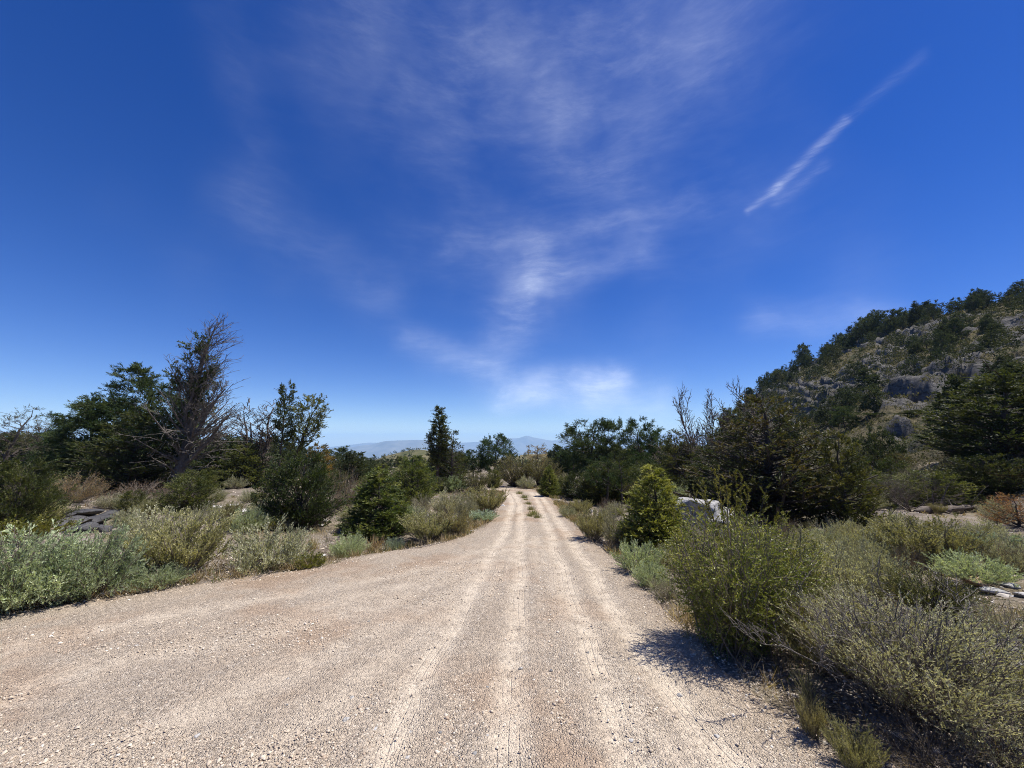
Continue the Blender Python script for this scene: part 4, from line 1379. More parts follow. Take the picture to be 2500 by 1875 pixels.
put(JU_BRIGHT, 'young_juniper', 'bright young cone-shaped juniper at the right road edge', 'tree', 1600, 1330, 1140, 150)
put(JU_RUST, JN, 'big dark juniper with rusty brown foliage behind the white boulder', 'tree', 1880, 1286, 972, 300)
put(JU_BIG[1], JN, 'green juniper adjoining the rusty juniper on its right', 'tree', 2070, 1306, 1056, 140)
put(JU_BIG[0], JN, 'large dark juniper cut off by the right edge', 'tree', 2452, None, 915, 250, dist=17)
put(BUSH_JU[1], 'juniper_bush', 'low drooping juniper boughs below the right-edge juniper', 'bush', 2400, None, 1110, 150, dist=15.5)
put(BUSH_RUST, 'rust_bush', 'rust-orange bush at the right edge', 'bush', 2490, 1286, 1204, 110)
put(SAGE[2], SB, 'small sagebrush at the right road edge before the slim pines', 'bush', 1384, 1262, 1232, 40)
put(SAGE[1], SB, 'olive sagebrush beside the small white roadside rock', 'bush', 1420, 1254, 1220, 54)
put(SAGE[1], SB, 'long olive sagebrush left of the bright conical juniper', 'bush', 1450, 1318, 1244, 82)
put(SAGE[2], SB, 'grey sagebrush touching the bright conical juniper on its left', 'bush', 1508, 1326, 1250, 76)
put(RABBIT[1], 'rabbitbrush', 'pale green rabbitbrush in front of the bright conical juniper', 'bush', 1562, 1394, 1322, 104)
put(RABBIT[0], 'rabbitbrush', 'grey-green rabbitbrush at the left foot of the big dark leafy bush', 'bush', 1594, 1432, 1374, 82)
put(GREYSH[1], 'dry_shrub', 'grey leafless shrub at the shaded road edge', 'bush', 1630, 1462, 1402, 84)
put(TUFT[2], 'grass_tuft', 'small weed tuft on the gravel by the right edge', 'grass', 1436, 1312, 1294, 22)
put(SAGE[0], SB, 'sagebrush behind the leafy bush below the rusty juniper', 'bush', 1985, 1392, 1306, 110)
put(SAGE[0], SB, 'tall bluish sagebrush spire right of the flowering bush', 'bush', 2100, 1436, 1306, 90)
put(SAGE[2], SB, 'wide grey sagebrush between the flowering bush and the dark round bush', 'bush', 2160, 1466, 1340, 150)
put(SAGE[1], SB, 'wide olive sagebrush on the flat below the dead branches', 'bush', 2270, 1376, 1262, 190)
put(SAGE[2], SB, 'grey-olive sagebrush right of the green juniper', 'bush', 2170, 1320, 1248, 110)
put(BLUE, 'blue_sage', 'wide teal sagebrush patch at the right edge', 'bush', 2450, 1360, 1302, 150)
put(RABBIT[1], 'rabbitbrush', 'domed green rabbitbrush above the tan rock', 'bush', 2378, 1418, 1350, 140)
put(MAHOG[1], 'mahogany_bush', 'dark green rounded bush left of the white flat rocks', 'bush', 2282, 1500, 1392, 160)
put(GREYSH[1], 'dry_shrub', 'grey-olive shrub at the right edge below the white flat rocks', 'bush', 2460, 1550, 1464, 130)
put(SAGE[0], SB, 'small sagebrush between the green juniper and the olive flat', 'bush', 2130, 1400, 1330, 70)

put(BUSH_JU[1], 'juniper_bush', 'dark rounded bush between the roadside juniper and the slim pines', 'bush', 1412, 1216, 1150, 70)
put(PY_DENSE, PN, 'low dense pine behind the olive bush right of the road', 'tree', 1398, None, 1112, 62, dist=36)
put(BUSH_JU[0], 'juniper_bush', 'olive bush at the foot of the left slim pine', 'bush', 1448, 1226, 1172, 60)
put(PY_DENSE, PN, 'dark low pine left of the large round-topped pine', 'tree', 1372, None, 1104, 50, dist=44)
put(MAHOG[0], 'mahogany_bush', 'olive upright bush right of the slim pine pair', 'bush', 1560, 1238, 1168, 60)

# ------------------------------------------------------------------ single plants with a shape of their own
def make_snag():
    """half-dead juniper: leaning trunk, bare limbs combed to the right, living clumps on the windward left"""
    rng = np.random.default_rng(404)
    wd, tg, fol = MB(), MB(), MB()
    s = np.linspace(0, 1, 14)
    T = np.zeros((1, 14, 3))
    T[0, :, 2] = s * 10.0 - .05
    T[0, :, 0] = .18 * np.sin(s * 5) + 1.5 * s ** 1.5
    T[0, :, 1] = .2 * np.sin(s * 4 + 1)
    TR = (.21 * (1 - s) ** .8 + .012)[None]
    TR[0, 0] *= 1.4
    wd.tubes(T, TR, 9)
    PS, RS, _, _ = spawn(rng, T, TR, 4, .12, .45, (12, 26), (2.8, 4.4), up=.5, K=9, curve=.10, wob=.03, rs=.6, pull=(.35, 0, 0))
    wd.tubes(PS, RS, 7)
    for P, R, n, l in ((T, TR, 46, (1.5, 2.9)), (PS, RS, 9, (.9, 2.0))):
        P1, R1, _, _ = spawn(rng, P, R, n, .16, .98, (34, 66), l, up=.30, K=8, curve=.24, wob=.03, rs=.30, pull=(.42, 0, .05), lenfn=lambda t: 1.28 - 1.12 * t, rmin=.012)
        wd.tubes(P1, R1, 5)
        P2, R2, _, _ = spawn(rng, P1, R1, 7, .15, 1, (18, 50), (.35, .95), up=.15, K=5, curve=.1, wob=.05, rs=.55, pull=(.3, 0, .1), rmin=.013)
        tg.tubes(P2, R2, 4)
        P3, R3, _, _ = spawn(rng, P2, R2, 3, .2, 1, (20, 55), (.12, .4), up=.05, K=4, wob=.05, rs=.6, rmin=.010)
        tg.tubes(P3, R3, 3)
    # tangle of grey dead twigs low on the right
    P1, R1, _, _ = spawn(rng, T, TR, 26, .08, .38, (50, 95), (.9, 2.4), up=-.05, K=7, wob=.07, rs=.2, pull=(.75, -.2, 0), rmin=.010)
    tg.tubes(P1, R1, 4)
    P2, R2, _, _ = spawn(rng, P1, R1, 9, .2, 1, (25, 70), (.25, .8), up=0, K=5, wob=.07, rs=.6, rmin=.012)
    tg.tubes(P2, R2, 3)
    # living foliage
    for t0, t1, pull, n, l in ((.28, .60, (-.55, 0, .25), 17, (.8, 2.2)), (.40, .80, (.15, 0, .35), 16, (.5, 1.6)), (.12, .40, (-.8, -.2, .1), 20, (1.0, 2.4))):
        P1, R1, _, _ = spawn(rng, T, TR, n, t0, t1, (35, 70), l, up=.3, K=6, curve=.15, wob=.04, rs=.3, pull=pull, rmin=.01)
        wd.tubes(P1, R1, 5)
        P2, R2, g2, _ = spawn(rng, P1, R1, 8, .35, 1, (20, 60), (.25, .6), up=.35, K=4, wob=.05, rs=.5, rmin=.005)
        wd.tubes(P2, R2, 3)
        P3, R3, g3, _ = spawn(rng, P2, R2, 6, .2, 1, (20, 60), (.12, .30), up=.35, K=3, rs=.5, rmin=.004)
        put_leaves(fol, rng, P3, 9, .12, .036, PAL_JUNIPER_DARK + [(.10, .11, .03)], .05, .9, .6, .2, group=g2[g3])
    return finish([('trunk', wd, M_SNAG, True), ('bare_branches', tg, M_DEAD, True), ('crown', fol, M_FOL, False)])


def make_shoots(seed=505):
    """long leafy shoots standing out like a star"""
    rng = np.random.default_rng(seed)
    wd, fol = MB(), MB()
    n = 22
    a = np.arange(n) * 2.39996
    th = np.radians(np.linspace(2, 46, n))
    d = np.stack([np.sin(th) * np.cos(a), np.sin(th) * np.sin(a), np.cos(th)], 1)
    L = 1.9 * (1.0 - .35 * th)
    s = np.linspace(0, 1, 9)[None, :, None]
    P = d[:, None] * s * L[:, None, None] + np.cumsum(rng.normal(size=(n, 9, 3)) * .012, 1)
    R = np.linspace(.016, .003, 9)[None] * np.ones((n, 1))
    wd.tubes(P, R, 5)
    P1, R1, g1, _ = spawn(rng, P, R, 15, .25, 1, (35, 65), (.12, .42), up=.25, K=5, curve=.12, wob=.03, rs=.5, lenfn=lambda t: 1.25 - t, rmin=.002)
    wd.tubes(P1, R1, 3)
    put_leaves(fol, rng, P1, 50, .032, .011, PAL_SHOOT, .03, .9, .8, .2, group=g1)
    put_leaves(fol, rng, P[:, 3:], 90, .032, .011, PAL_SHOOT, .05, .9, .8, .2)
    return finish([('stems', wd, M_BARK, True), ('foliage', fol, M_GLOSS, False)])


def make_old_sage():
    """big straggling sagebrush on a contorted bare trunk"""
    k = make_shrub(606, 1.15, .95, VASE, 240, .22, 14, 11, (.024, .007), PAL_SAGE_DUSTY, z0=.42, lump=.4, up=.85, rstem=.007, root=.10, spike=.55)
    d = make_dead(607, 1.05, .8, 7, 6, 6, 4, M_DEAD, (15, 58), None, .07, .028, .2)
    k['parts'] += [('trunk', d['parts'][0][1]), ('bare_branches', d['parts'][1][1])]
    return k


PAL_SHOOT = [(.11, .12, .025), (.165, .17, .036), (.22, .215, .055)]
M_SNAG = wood_mat('silvered_bark', (0.07, 0.057, 0.047), (0.20, 0.17, 0.145))
M_SHADE_ROCK = rock_mat('shade_toned_layered_rock', (.035, .034, .036), (.07, .068, .07), (.13, .125, .12))  # shade over the outcrop is put into this dark base colour
M_DEADBARK = wood_mat('brown_dead_bark', (0.05, 0.038, 0.03), (0.15, 0.115, 0.09))  # brown bark of the dead trees, dead shrubs and log
PAL_SAGE_DUSTY = [(.19, .185, .11), (.255, .245, .15), (.325, .31, .205), (.385, .36, .25)]
SNAG = make_snag()
SHOOTS = make_shoots()
OLDSAGE = make_old_sage()
PAL_MAHOG_GREEN = [(.066, .088, .014), (.115, .142, .022), (.18, .198, .036), (.26, .26, .075)]  # brighter, greener leaf colours of the big mahogany
BIGMAH = make_shrub(608, 1.5, .82, VASE, 300, .25, 12, 13, (.027, .010), PAL_MAHOG_GREEN, M_GLOSS, M_TWIG, rstem=.007, lump=.35, z0=.10, root=.12, up=.30, out=.55, spike=.25, leafout=.7)
FLOWER = make_shrub(609, .85, .6, VASE, 90, .22, 11, 10, (.034, .006), PAL_SAGE, up=.9, flowers=[(.55, .48, .16), (.62, .58, .32), (.50, .47, .28)])
JU_LEAN = make_juniper(217, 6, .80, lambda z: .15 + .9 * np.sin(np.clip((z - .34) / .72, 0, 1) ** 1.0 * math.pi) ** .8, 80, .32, 9, 10, (.12, .034), PAL_JUNIPER, z0=.42, r0=.09, lump=.45, lean=(1.5, 0), slope=.7)
SPIRES = make_dead(410, 6, 1.1, 4, 22, 5, 3, M_DEADBARK, (2, 8), None, .05, .06, .45, twob=.012, tk=3)
DEADTREE = [make_dead(411, 4.5, 2.3, 4, 11, 8, 5, M_DEADBARK, (6, 26), None, .06, .11, .5, tk=4.5), make_dead(412, 4.5, 1.9, 3, 10, 7, 4, M_DEADBARK, (4, 22), None, .06, .10, .4, tk=4)]
DEADSHRUB = make_dead(413, 1.7, 1.7, 6, 8, 7, 5, M_DEADBARK, (15, 58), None, .06, .045, .1)
GREYFAN = make_tuft(364, .5, .10, 120, [(.22, .21, .14), (.28, .26, .19), (.20, .22, .14)], .006)

put(SNAG, JN, 'half-dead leaning juniper with bare limbs swept to the right', 'tree', 425, None, 790, 200, dist=23, rot=0)
put(SPIRES, 'dead_tree', 'bare slender dead spires left of the tall twin junipers', 'tree', 640, None, 972, 105, dist=27, rot=20)
put(JU_SLIM, JN, 'tall slim juniper on the left beside its leaning twin', 'tree', 690, None, 934, 50, dist=26, rot=100)
put(JU_LEAN, JN, 'tall slim juniper leaning right, twin of the upright one', 'tree', 694, None, 962, 84, dist=26.4, rot=0)
put(DEADTREE[0], 'dead_tree', 'grey bare dead tree against the sky beside the rocky hill', 'tree', 1716, None, 948, 125, dist=24)
put(DEADTREE[1], 'dead_tree', 'second bare dead tree half hidden by the rusty juniper', 'tree', 1795, None, 930, 95, dist=27)
put(DEADTREE[1], 'dead_tree', 'leafless grey crown behind the yellow-green juniper on the right', 'tree', 1680, None, 1050, 100, dist=21)
put(DEADSHRUB, 'dead_shrub', 'dark bare dead branches on the flat below the hill', 'bush', 2225, 1250, 1142, 170)
put(DEADSHRUB, 'dead_shrub', 'bare grey branches behind the fallen log', 'bush', 2340, 1240, 1165, 130)
put(SHOOTS, 'mahogany_shrub', 'yellow-green star-shaped shoots above the big leafy roadside bush', 'bush', 1790, 1440, 1146, 220)
put(BIGMAH, 'mahogany_shrub', 'big dark leafy bush casting its shadow on the right road edge', 'bush', 1802, 1585, 1258, 250)
put(BIGMAH, 'mahogany_shrub', 'dark leafy bush behind the roadside one, beside the flowering rabbitbrush', 'bush', 1890, 1530, 1275, 200)
put(FLOWER, 'rabbitbrush', 'rabbitbrush with pale yellow flowers behind the leafy roadside bush', 'bush', 2030, 1475, 1328, 150)
put(OLDSAGE, SB, 'large straggling sagebrush with contorted bare trunk in the right foreground', 'bush', 2235, 1750, 1470, 430)
put(SAGE[1], SB, 'olive sagebrush between the leafy bush and the straggling sagebrush', 'bush', 2010, 1640, 1480, 190)
put(SAGE[0], SB, 'grey-green sagebrush behind the straggling one, below the flowering rabbitbrush', 'bush', 2090, 1590, 1440, 230)
put(SAGE[2], SB, 'olive-tinged sagebrush at the right end of the straggling one', 'bush', 2360, 1640, 1500, 190)
put(GREYFAN, 'weed_stalks', 'fan of thin grey-green stalks at the road edge', 'weed', 1975, 1722, 1598, 110)
put(SAGE[1], SB, 'small upright olive sprig standing at the road edge', 'bush', 1988, 1806, 1706, 62)
put(SAGE[1], SB, 'olive sprig cut off by the bottom edge of the photo', 'bush', 2095, 1890, 1772, 105)
put(SAGE[1], SB, 'yellowish green bush cut off by the right edge low down', 'bush', 2480, 1742, 1610, 130)
put(GREYSH[1], 'dry_shrub', 'grey twiggy shrub in the lower right corner', 'bush', 2440, 1850, 1720, 200)
put(GREYSH[0], 'dry_shrub', 'dead grey brush lying under the straggling sagebrush', 'bush', 2270, 1868, 1770, 250)

# ---- rocks
rock('boulder', 'white sloping boulder behind the bright conical juniper', 1702, 1302, 165, .70, M_BOULDER, 1, 1.3, 'boulder', rz=10, sub=5, tilt=14, cuts=18, rough=.13)
rock('rock', 'white pointed rock at the left gravel margin', 268, 1452, 38, .55, M_LIME, 2)
rock('rock', 'grey rock right of the white pointed rock', 308, 1438, 34, .55, M_GREY, 3)
rock('rock', 'round white stone under the large rounded bush', 787, 1277, 18, .9, M_LIME, 4)
rock('rock', 'flat white stone below the round white one', 784, 1285, 22, .3, M_LIME, 5)
rock('rock', 'small tan stone at the margin below the tan grass tuft', 790, 1360, 16, .6, M_LIME, 6)
rock('rock', 'white rock in the sagebrush right of the road', 1433, 1250, 24, .55, M_LIME, 7)
rock('rock', 'flat pale rock under the slim pine pair', 1508, 1235, 22, .35, M_LIME, 8)
rock('rock', 'tan angular rock on the stony flat at right', 2384, 1430, 46, .5, M_TAN, 9)
rock('rock', 'flat white rock right of the tan angular rock', 2428, 1448, 44, .30, M_BOULDER, 10)
rock('rock', 'white rock above the flat white one near the right edge', 2468, 1432, 32, .38, M_BOULDER, 11)
rock('rock', 'white rock cut off by the right edge', 2496, 1456, 30, .45, M_LIME, 12)
rock('rock', 'small bluish grey rock left of the domed rabbitbrush', 2300, 1406, 24, .5, M_GREY, 13)
rock('rock', 'broad flat white slab near the right edge by the grey twigs', 2462, 1618, 80, .14, M_BOULDER, 14)
rock('rock', 'pale rock behind the broad flat slab', 2478, 1590, 34, .4, M_LIME, 15)
rock('rock', 'small pale rock on the flat beyond the teal sagebrush', 2416, 1314, 22, .5, M_LIME, 16)
rock('rock', 'pale rock at the shaded foot of the green juniper', 2130, 1330, 40, .35, M_LIME, 17)
rs = random.Random(5)
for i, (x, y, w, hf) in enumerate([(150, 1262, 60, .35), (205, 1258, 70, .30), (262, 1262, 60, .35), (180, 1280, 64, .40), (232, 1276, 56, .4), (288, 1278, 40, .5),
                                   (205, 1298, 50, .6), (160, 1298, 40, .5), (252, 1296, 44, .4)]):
    rock('rock', 'shade-coloured layered rock in the shaded outcrop behind the rabbitbrush', x, y, w, hf, M_SHADE_ROCK, 30 + i, 1.0, 'rock', 'outcrop rocks left of the half-dead juniper', rough=.09)
for i, (x, y, w, hf) in enumerate([(564, 1262, 34, .45), (538, 1270, 24, .7), (526, 1240, 22, .4), (570, 1236, 26, .3), (590, 1250, 20, .5), (548, 1250, 16, .5), (515, 1228, 22, .35), (582, 1274, 16, .5)]):
    rock('rock', 'white broken rock on the stony patch behind the sagebrush', x, y, w, hf, M_LIME, 50 + i, 1.0, 'rock', 'white rocks on the stony patch')
for i, (x, y, w) in enumerate([(1048, 1262, 16), (1138, 1276, 18), (1128, 1290, 14), (1030, 1268, 12), (1228, 1236, 12), (1150, 1300, 14)]):
    rock('rock', 'small pale stone among the sagebrush left of the bend', x, y, w, .5, M_LIME, 60 + i, 1.0, 'rock', 'pale stones left of the bend')
for i in range(20):
    x, y = rs.uniform(2280, 2500), rs.uniform(1420, 1600)
    rock('rock', 'small pale stone on the stony flat at right', x, y, rs.uniform(10, 20), .5, M_LIME, 70 + i, 1.0, 'rock', 'stones on the stony flat at right', sub=2)
for i, (x, y, w) in enumerate([(1190, 1682, 11), (1074, 1792, 10), (1436, 1595, 8), (1181, 1753, 8), (1160, 1845, 12), (560, 1608, 9), (1194, 1563, 7), (1617, 1750, 9), (900, 1520, 8),
                               (1345, 1640, 10), (700, 1725, 8), (1700, 1700, 9)]):
    rock('stone', 'small dark loose stone on the gravel road', x, y, w, .7, M_GREY, 100 + i, 1.0, 'stone', 'dark loose stones on the road', sub=2, sink=.1)
for i, (x, y, w) in enumerate([(845, 1760, 17), (915, 1785, 16), (1096, 1752, 13), (860, 1706, 12), (995, 1852, 16), (1272, 1634, 12), (1420, 1670, 11), (480, 1800, 14), (1540, 1810, 14), (1002, 1790, 11),
                               (335, 1580, 12), (590, 1590, 9), (1660, 1700, 14), (1750, 1800, 15), (1610, 1865, 14), (1410, 1800, 12), (1190, 1800, 12), (700, 1660, 11), (310, 1700, 12), (470, 1640, 12)]):
    rock('stone', 'small white loose stone on the gravel road', x, y, w, .5, M_LIME, 130 + i, 1.0, 'stone', 'white loose stones on the road', sub=2, sink=.2)


def build_log():
    rng = np.random.default_rng(8)
    A, B = at(2236, 1252), at(2392, 1246)
    wd, st = MB(), MB()
    s = np.linspace(0, 1, 10)
    P = (A[None] * (1 - s[:, None]) + B[None] * s[:, None]) - A
    P[:, 2] += .10 + rng.normal(size=10) * .02
    P[:, 1] += rng.normal(size=10) * .05
    R = np.linspace(.15, .07, 10)
    R[0], R[-1] = .02, .02
    wd.tubes(P[None], R[None], 10)
    P1, R1, _, _ = spawn(rng, P[None], R[None], 12, .1, .95, (40, 80), (.3, 1.0), up=.3, K=5, wob=.08, rs=.3)
    st.tubes(P1, R1, 4)
    root = link('fallen_log', None, label='dark fallen log lying on the flat below the dead branches', category='log')
    root.location = A
    link('log_stem', wd.mesh('log_stem', M_DEADBARK, True), root)
    link('branch_stub', st.mesh('branch_stub', M_DEADBARK, True), root, kind='stuff')


build_log()

# ---- weeds on the strip between the wheel tracks
for i, (x, y, t, w) in enumerate([(1268, 1206, 1196, 22), (1280, 1216, 1204, 22), (1290, 1232, 1222, 20), (1296, 1246, 1232, 22), (1302, 1258, 1240, 28), (1312, 1266, 1250, 22),
                                  (1294, 1262, 1250, 20), (1284, 1222, 1214, 16)]):
    put(TUFT[2], 'weed_tuft', 'small green weed on the strip between the wheel tracks', 'weed', x, y, t, w, group='weeds between the wheel tracks')

# ------------------------------------------------------------------ the wood around: many alike
rs = random.Random(21)
for i in range(170):                                      # pinyon-juniper wood left of the road, behind the nearer trees
    px, d = rs.uniform(-120, 1130), rs.uniform(32, 90)
    B = base_point(px, dist=d)
    top = rs.uniform(1112, 1140) if 880 < px < 1060 else rs.uniform(1088, 1128) if px > 700 else rs.uniform(1050, 1110)
    v = (937.5 - top) / 960
    h = EYE + d * (ST + CT * v) / (CT - ST * v) - B[2]
    if not 1.3 < h < 6.5 or road_in(B[0], B[1]) > -1:
        continue
    k = rs.choice(PY_FAR + JU_FAR)
    put(k, PN if k in PY_FAR else JN, ('dark pine' if k in PY_FAR else 'olive juniper') + ' ' + ('behind the big dark pine far left' if px < 420 else 'behind the twin junipers left of the road' if px < 760 else 'in the low wood before the far mountains'), 'tree', px, B=B, h=h, wm=h * rs.uniform(.6, .95), group='wood left of the road')
for i in range(80):
    px, d = rs.uniform(1345, 1860), rs.uniform(34, 90)
    B = base_point(px, dist=d)
    top = rs.uniform(1075, 1125)
    v = (937.5 - top) / 960
    h = EYE + d * (ST + CT * v) / (CT - ST * v) - B[2]
    if not 1.3 < h < 6.5 or road_in(B[0], B[1]) > -1:
        continue
    k = rs.choice(PY_FAR + JU_FAR)
    put(k, PN if k in PY_FAR else JN, ('dark pine' if k in PY_FAR else 'olive juniper') + ' in the wood ' + ('behind the large round-topped pine' if px < 1560 else 'between the round-topped pine and the hill'), 'tree', px, B=B, h=h, wm=h * rs.uniform(.6, .95), group='wood between the road and the hill')

def on_hill(px, d):
    r = ray(px, 1080)
    x, y = r[0] / r[1] * d, d
    return np.array([x, y, float(hill_z(x, y)) - .1])


def top_h(B, top):
    v = (937.5 - top) / 960
    return EYE + B[1] * (ST + CT * v) / (CT - ST * v) - B[2]


for k, nm, lab, px, d, top, w in [(PY[1], PN, 'lone dark round pine on the lower slope right of the rusty juniper', 2165, 42, 1012, 78),
                                  (JU_BIG[0], JN, 'dark upright juniper on the lower slope left of the right-edge juniper', 2250, 36, 1000, 72),
                                  (PY[0], PN, 'dark pine on the lower slope above the green juniper', 2068, 46, 992, 60),
                                  (PY[2], PN, 'wide pine on the lower slope above the dead branches', 2330, 52, 975, 80),
                                  (DEADTREE[1], 'dead_tree', 'thin bare snag standing on the lower slope', 2292, 38, 1010, 40)]:
    B = on_hill(px, d)
    put(k, nm, lab, 'tree', px, B=B, h=top_h(B, top), w=w)

HILL_NAMES = [('on the skyline of the rocky hill', 'skyline trees on the hill'), ('on the upper slope of the rocky hill', 'upper slope trees on the hill'),
              ('on the middle slope of the rocky hill', 'middle slope trees on the hill'), ('at the foot of the rocky hill', 'trees at the foot of the hill')]
n = 0
for i in range(1500):
    a, t = math.radians(rs.uniform(26.5, 55)), rs.random()
    t = 1.0 - t ** 1.25 if rs.random() < .74 else rs.uniform(.9, 1.02)
    if rs.random() < .10:
        t = rs.uniform(.05, .35)
    dc, d0 = float(np.interp(a, HZ, H_DC)), float(np.interp(a, HZ, H_D0))
    d = d0 + (dc - d0) * t
    x, y = d * math.sin(a), d * math.cos(a)
    rk = float(hill_detail(np.array(x), np.array(y))[0])
    if (vnoise(x * .06, y * .06, 3) < .36 or rk > .92) and t < .88:
        continue
    z = float(hill_z(x, y))
    k = rs.choice(PY_FAR)
    h = rs.uniform(1.8, 4.6) * (rs.uniform(.8, 1.6) if t > .88 else 1.0)
    zone = 0 if t > .88 else 1 if t > .58 else 2 if t > .25 else 3
    kn = [('round-crowned', 'broad'), ('egg-shaped', 'dense'), ('pointed', 'conical'), ('slim', 'narrow')][PY_FAR.index(k)][0]
    put(k, PN, f'{kn} dark pine {HILL_NAMES[zone][0]}', 'tree', 0, B=np.array([x, y, z - .15]), h=h, wm=h * rs.uniform(.45, .85), group=HILL_NAMES[zone][1])
    n += 1
    if n >= 205:
        break

FILL = [(SAGE[0], SB, 'grey sagebrush'), (SAGE[1], SB, 'olive sagebrush'), (SAGE[2], SB, 'low grey sagebrush'), (GREYSH[1], 'dry_shrub', 'dry grey shrub'),
        (GREYSH[0], 'dry_shrub', 'brown twiggy shrub'), (RABBIT[1], 'rabbitbrush', 'pale green rabbitbrush'), (BUSH_JU[0], 'juniper_bush', 'green juniper bush'),
        (BUSH_JU[1], 'juniper_bush', 'dark juniper bush'), (MAHOG[0], 'mahogany_bush', 'olive upright bush'), (BROWNSH, 'brown_shrub', 'brown-green shrub')]
ZONES = [('right', 'near', 60, lambda: (rs.uniform(1430, 2500), rs.uniform(1240, 1400)), 5), ('right', 'far', 80, lambda: (rs.uniform(1370, 2500), rs.uniform(1150, 1240)), 10),
         ('left', 'near', 46, lambda: (rs.uniform(-40, 1180), rs.uniform(1212, 1300)), 6), ('left', 'far', 95, lambda: (rs.uniform(-60, 1190), rs.uniform(1150, 1212)), 10)]
for side_, zone, cnt, pick, nk in ZONES:
    for i in range(cnt):
        B = at(*pick())
        if road_in(B[0], B[1]) > -.4 or np.hypot(B[0], B[1]) > 75:
            continue
        k, nm, what = FILL[rs.randrange(nk)]
        h = rs.uniform(.3, .62) if zone == 'near' else rs.uniform(.45, 1.0)
        if nm in ('juniper_bush', 'mahogany_bush'):
            h = rs.uniform(.9, 1.9)
        where = {'near': 'among the sagebrush', 'far': 'further back among the trees'}[zone]
        put(k, nm, f'{what} {where} {side_} of the road', 'bush', 0, B=B, h=h, wm=h * rs.uniform(1.1, 1.8), group=f'{what}: {zone} {side_} of the road')


# ------------------------------------------------------------------ what nobody could count
def stones_mesh(name, pts, size, cols, rng, mat):
    v = np.array([(1, 0, 0), (-.5, .87, 0), (-.5, -.87, 0), (.35, .6, .75), (-.75, .05, .75), (.4, -.6, .75)], float)
    f = np.array([(3, 4, 5), (0, 1, 3), (1, 4, 3), (1, 2, 4), (2, 5, 4), (2, 0, 5), (0, 3, 5)])
    n = len(pts)
    V = np.broadcast_to(v[None], (n, len(v), 3)) * (1 + rng.uniform(-.32, .32, (n, len(v), 1)))
    sc = size[:, None] * np.stack([rng.uniform(.8, 1.5, n), rng.uniform(.7, 1.2, n), rng.uniform(.45, .95, n)], 1)
    V = V * sc[:, None]
    a = rng.uniform(0, 6.28, n)
    c, s = np.cos(a)[:, None], np.sin(a)[:, None]
    V = np.stack([V[..., 0] * c - V[..., 1] * s, V[..., 0] * s + V[..., 1] * c, V[..., 2]], -1)
    V = V + pts[:, None]
    F_ = (f[None] + (np.arange(n) * len(v))[:, None, None]).reshape(-1, 3)
    mb = MB()
    mb.add(V.reshape(-1, 3), tris=F_, col=np.repeat(cols, len(v), 0))
    return mb.mesh(name, mat, False)


def build_gravel():
    rng = np.random.default_rng(77)
    n = 100000
    d = 1.6 * np.exp(rng.random(n) * math.log(11 / 1.6))
    az = np.radians(rng.uniform(-60, 60, n))
    x, y = d * np.sin(az), d * np.cos(az)
    lat = track_field(x, y, TRACKS)
    keep = (road_in(x, y) > -.15) & (rng.random(n) < np.where(np.abs(lat) < .15, .12, np.where(road_in(x, y) < .7, .8, .02 + .98 * sstep(fbm(x * .55 + y * .1, y * .9, 4, 91), .49, .60))))
    x, y = x[keep], y[keep]
    n = len(x)
    size = .0038 * np.exp(rng.normal(size=n) * .42) * (1 + .10 * np.hypot(x, y))
    size = np.minimum(size, .015)
    pal = np.array([(.64, .54, .425), (.56, .46, .35), (.50, .40, .295), (.74, .67, .57), (.38, .30, .23), (.48, .36, .26)])
    cols = pal[rng.choice(6, n, p=[.30, .30, .22, .06, .05, .07])] * rng.uniform(.85, 1.1, n)[:, None]
    z = G(x, y) + .014 + (fbm(x * 1.6, y * 1.6, 4, 21) - .5) * .035 + (fbm(x * 7, y * 7, 3, 25) - .5) * .016 + size * .12
    link('gravel', stones_mesh('gravel', np.stack([x, y, z], 1), size, cols, rng, M_STONE), kind='stuff')
    # coarser stones on the soil beside the road
    n = 26000
    d = 2.2 * np.exp(rng.random(n) * math.log(26 / 2.2))
    az = np.radians(rng.uniform(-58, 58, n))
    x, y = d * np.sin(az), d * np.cos(az)
    keep = (road_in(x, y) < -.05) & (rng.random(n) < .2 + .8 * sstep(fbm(x * .5, y * .5, 3, 95), .4, .6))
    x, y = x[keep], y[keep]
    n = len(x)
    size = np.minimum(.009 * np.exp(rng.normal(size=n) * .5) * (1 + .06 * np.hypot(x, y)), .06)
    cols = pal[rng.choice(6, n, p=[.26, .22, .2, .12, .14, .06])] * rng.uniform(.7, 1.1, n)[:, None]
    z = G(x, y) + size * .1
    link('scattered_stones', stones_mesh('scattered_stones', np.stack([x, y, z], 1), size, cols, rng, M_STONE), kind='stuff')


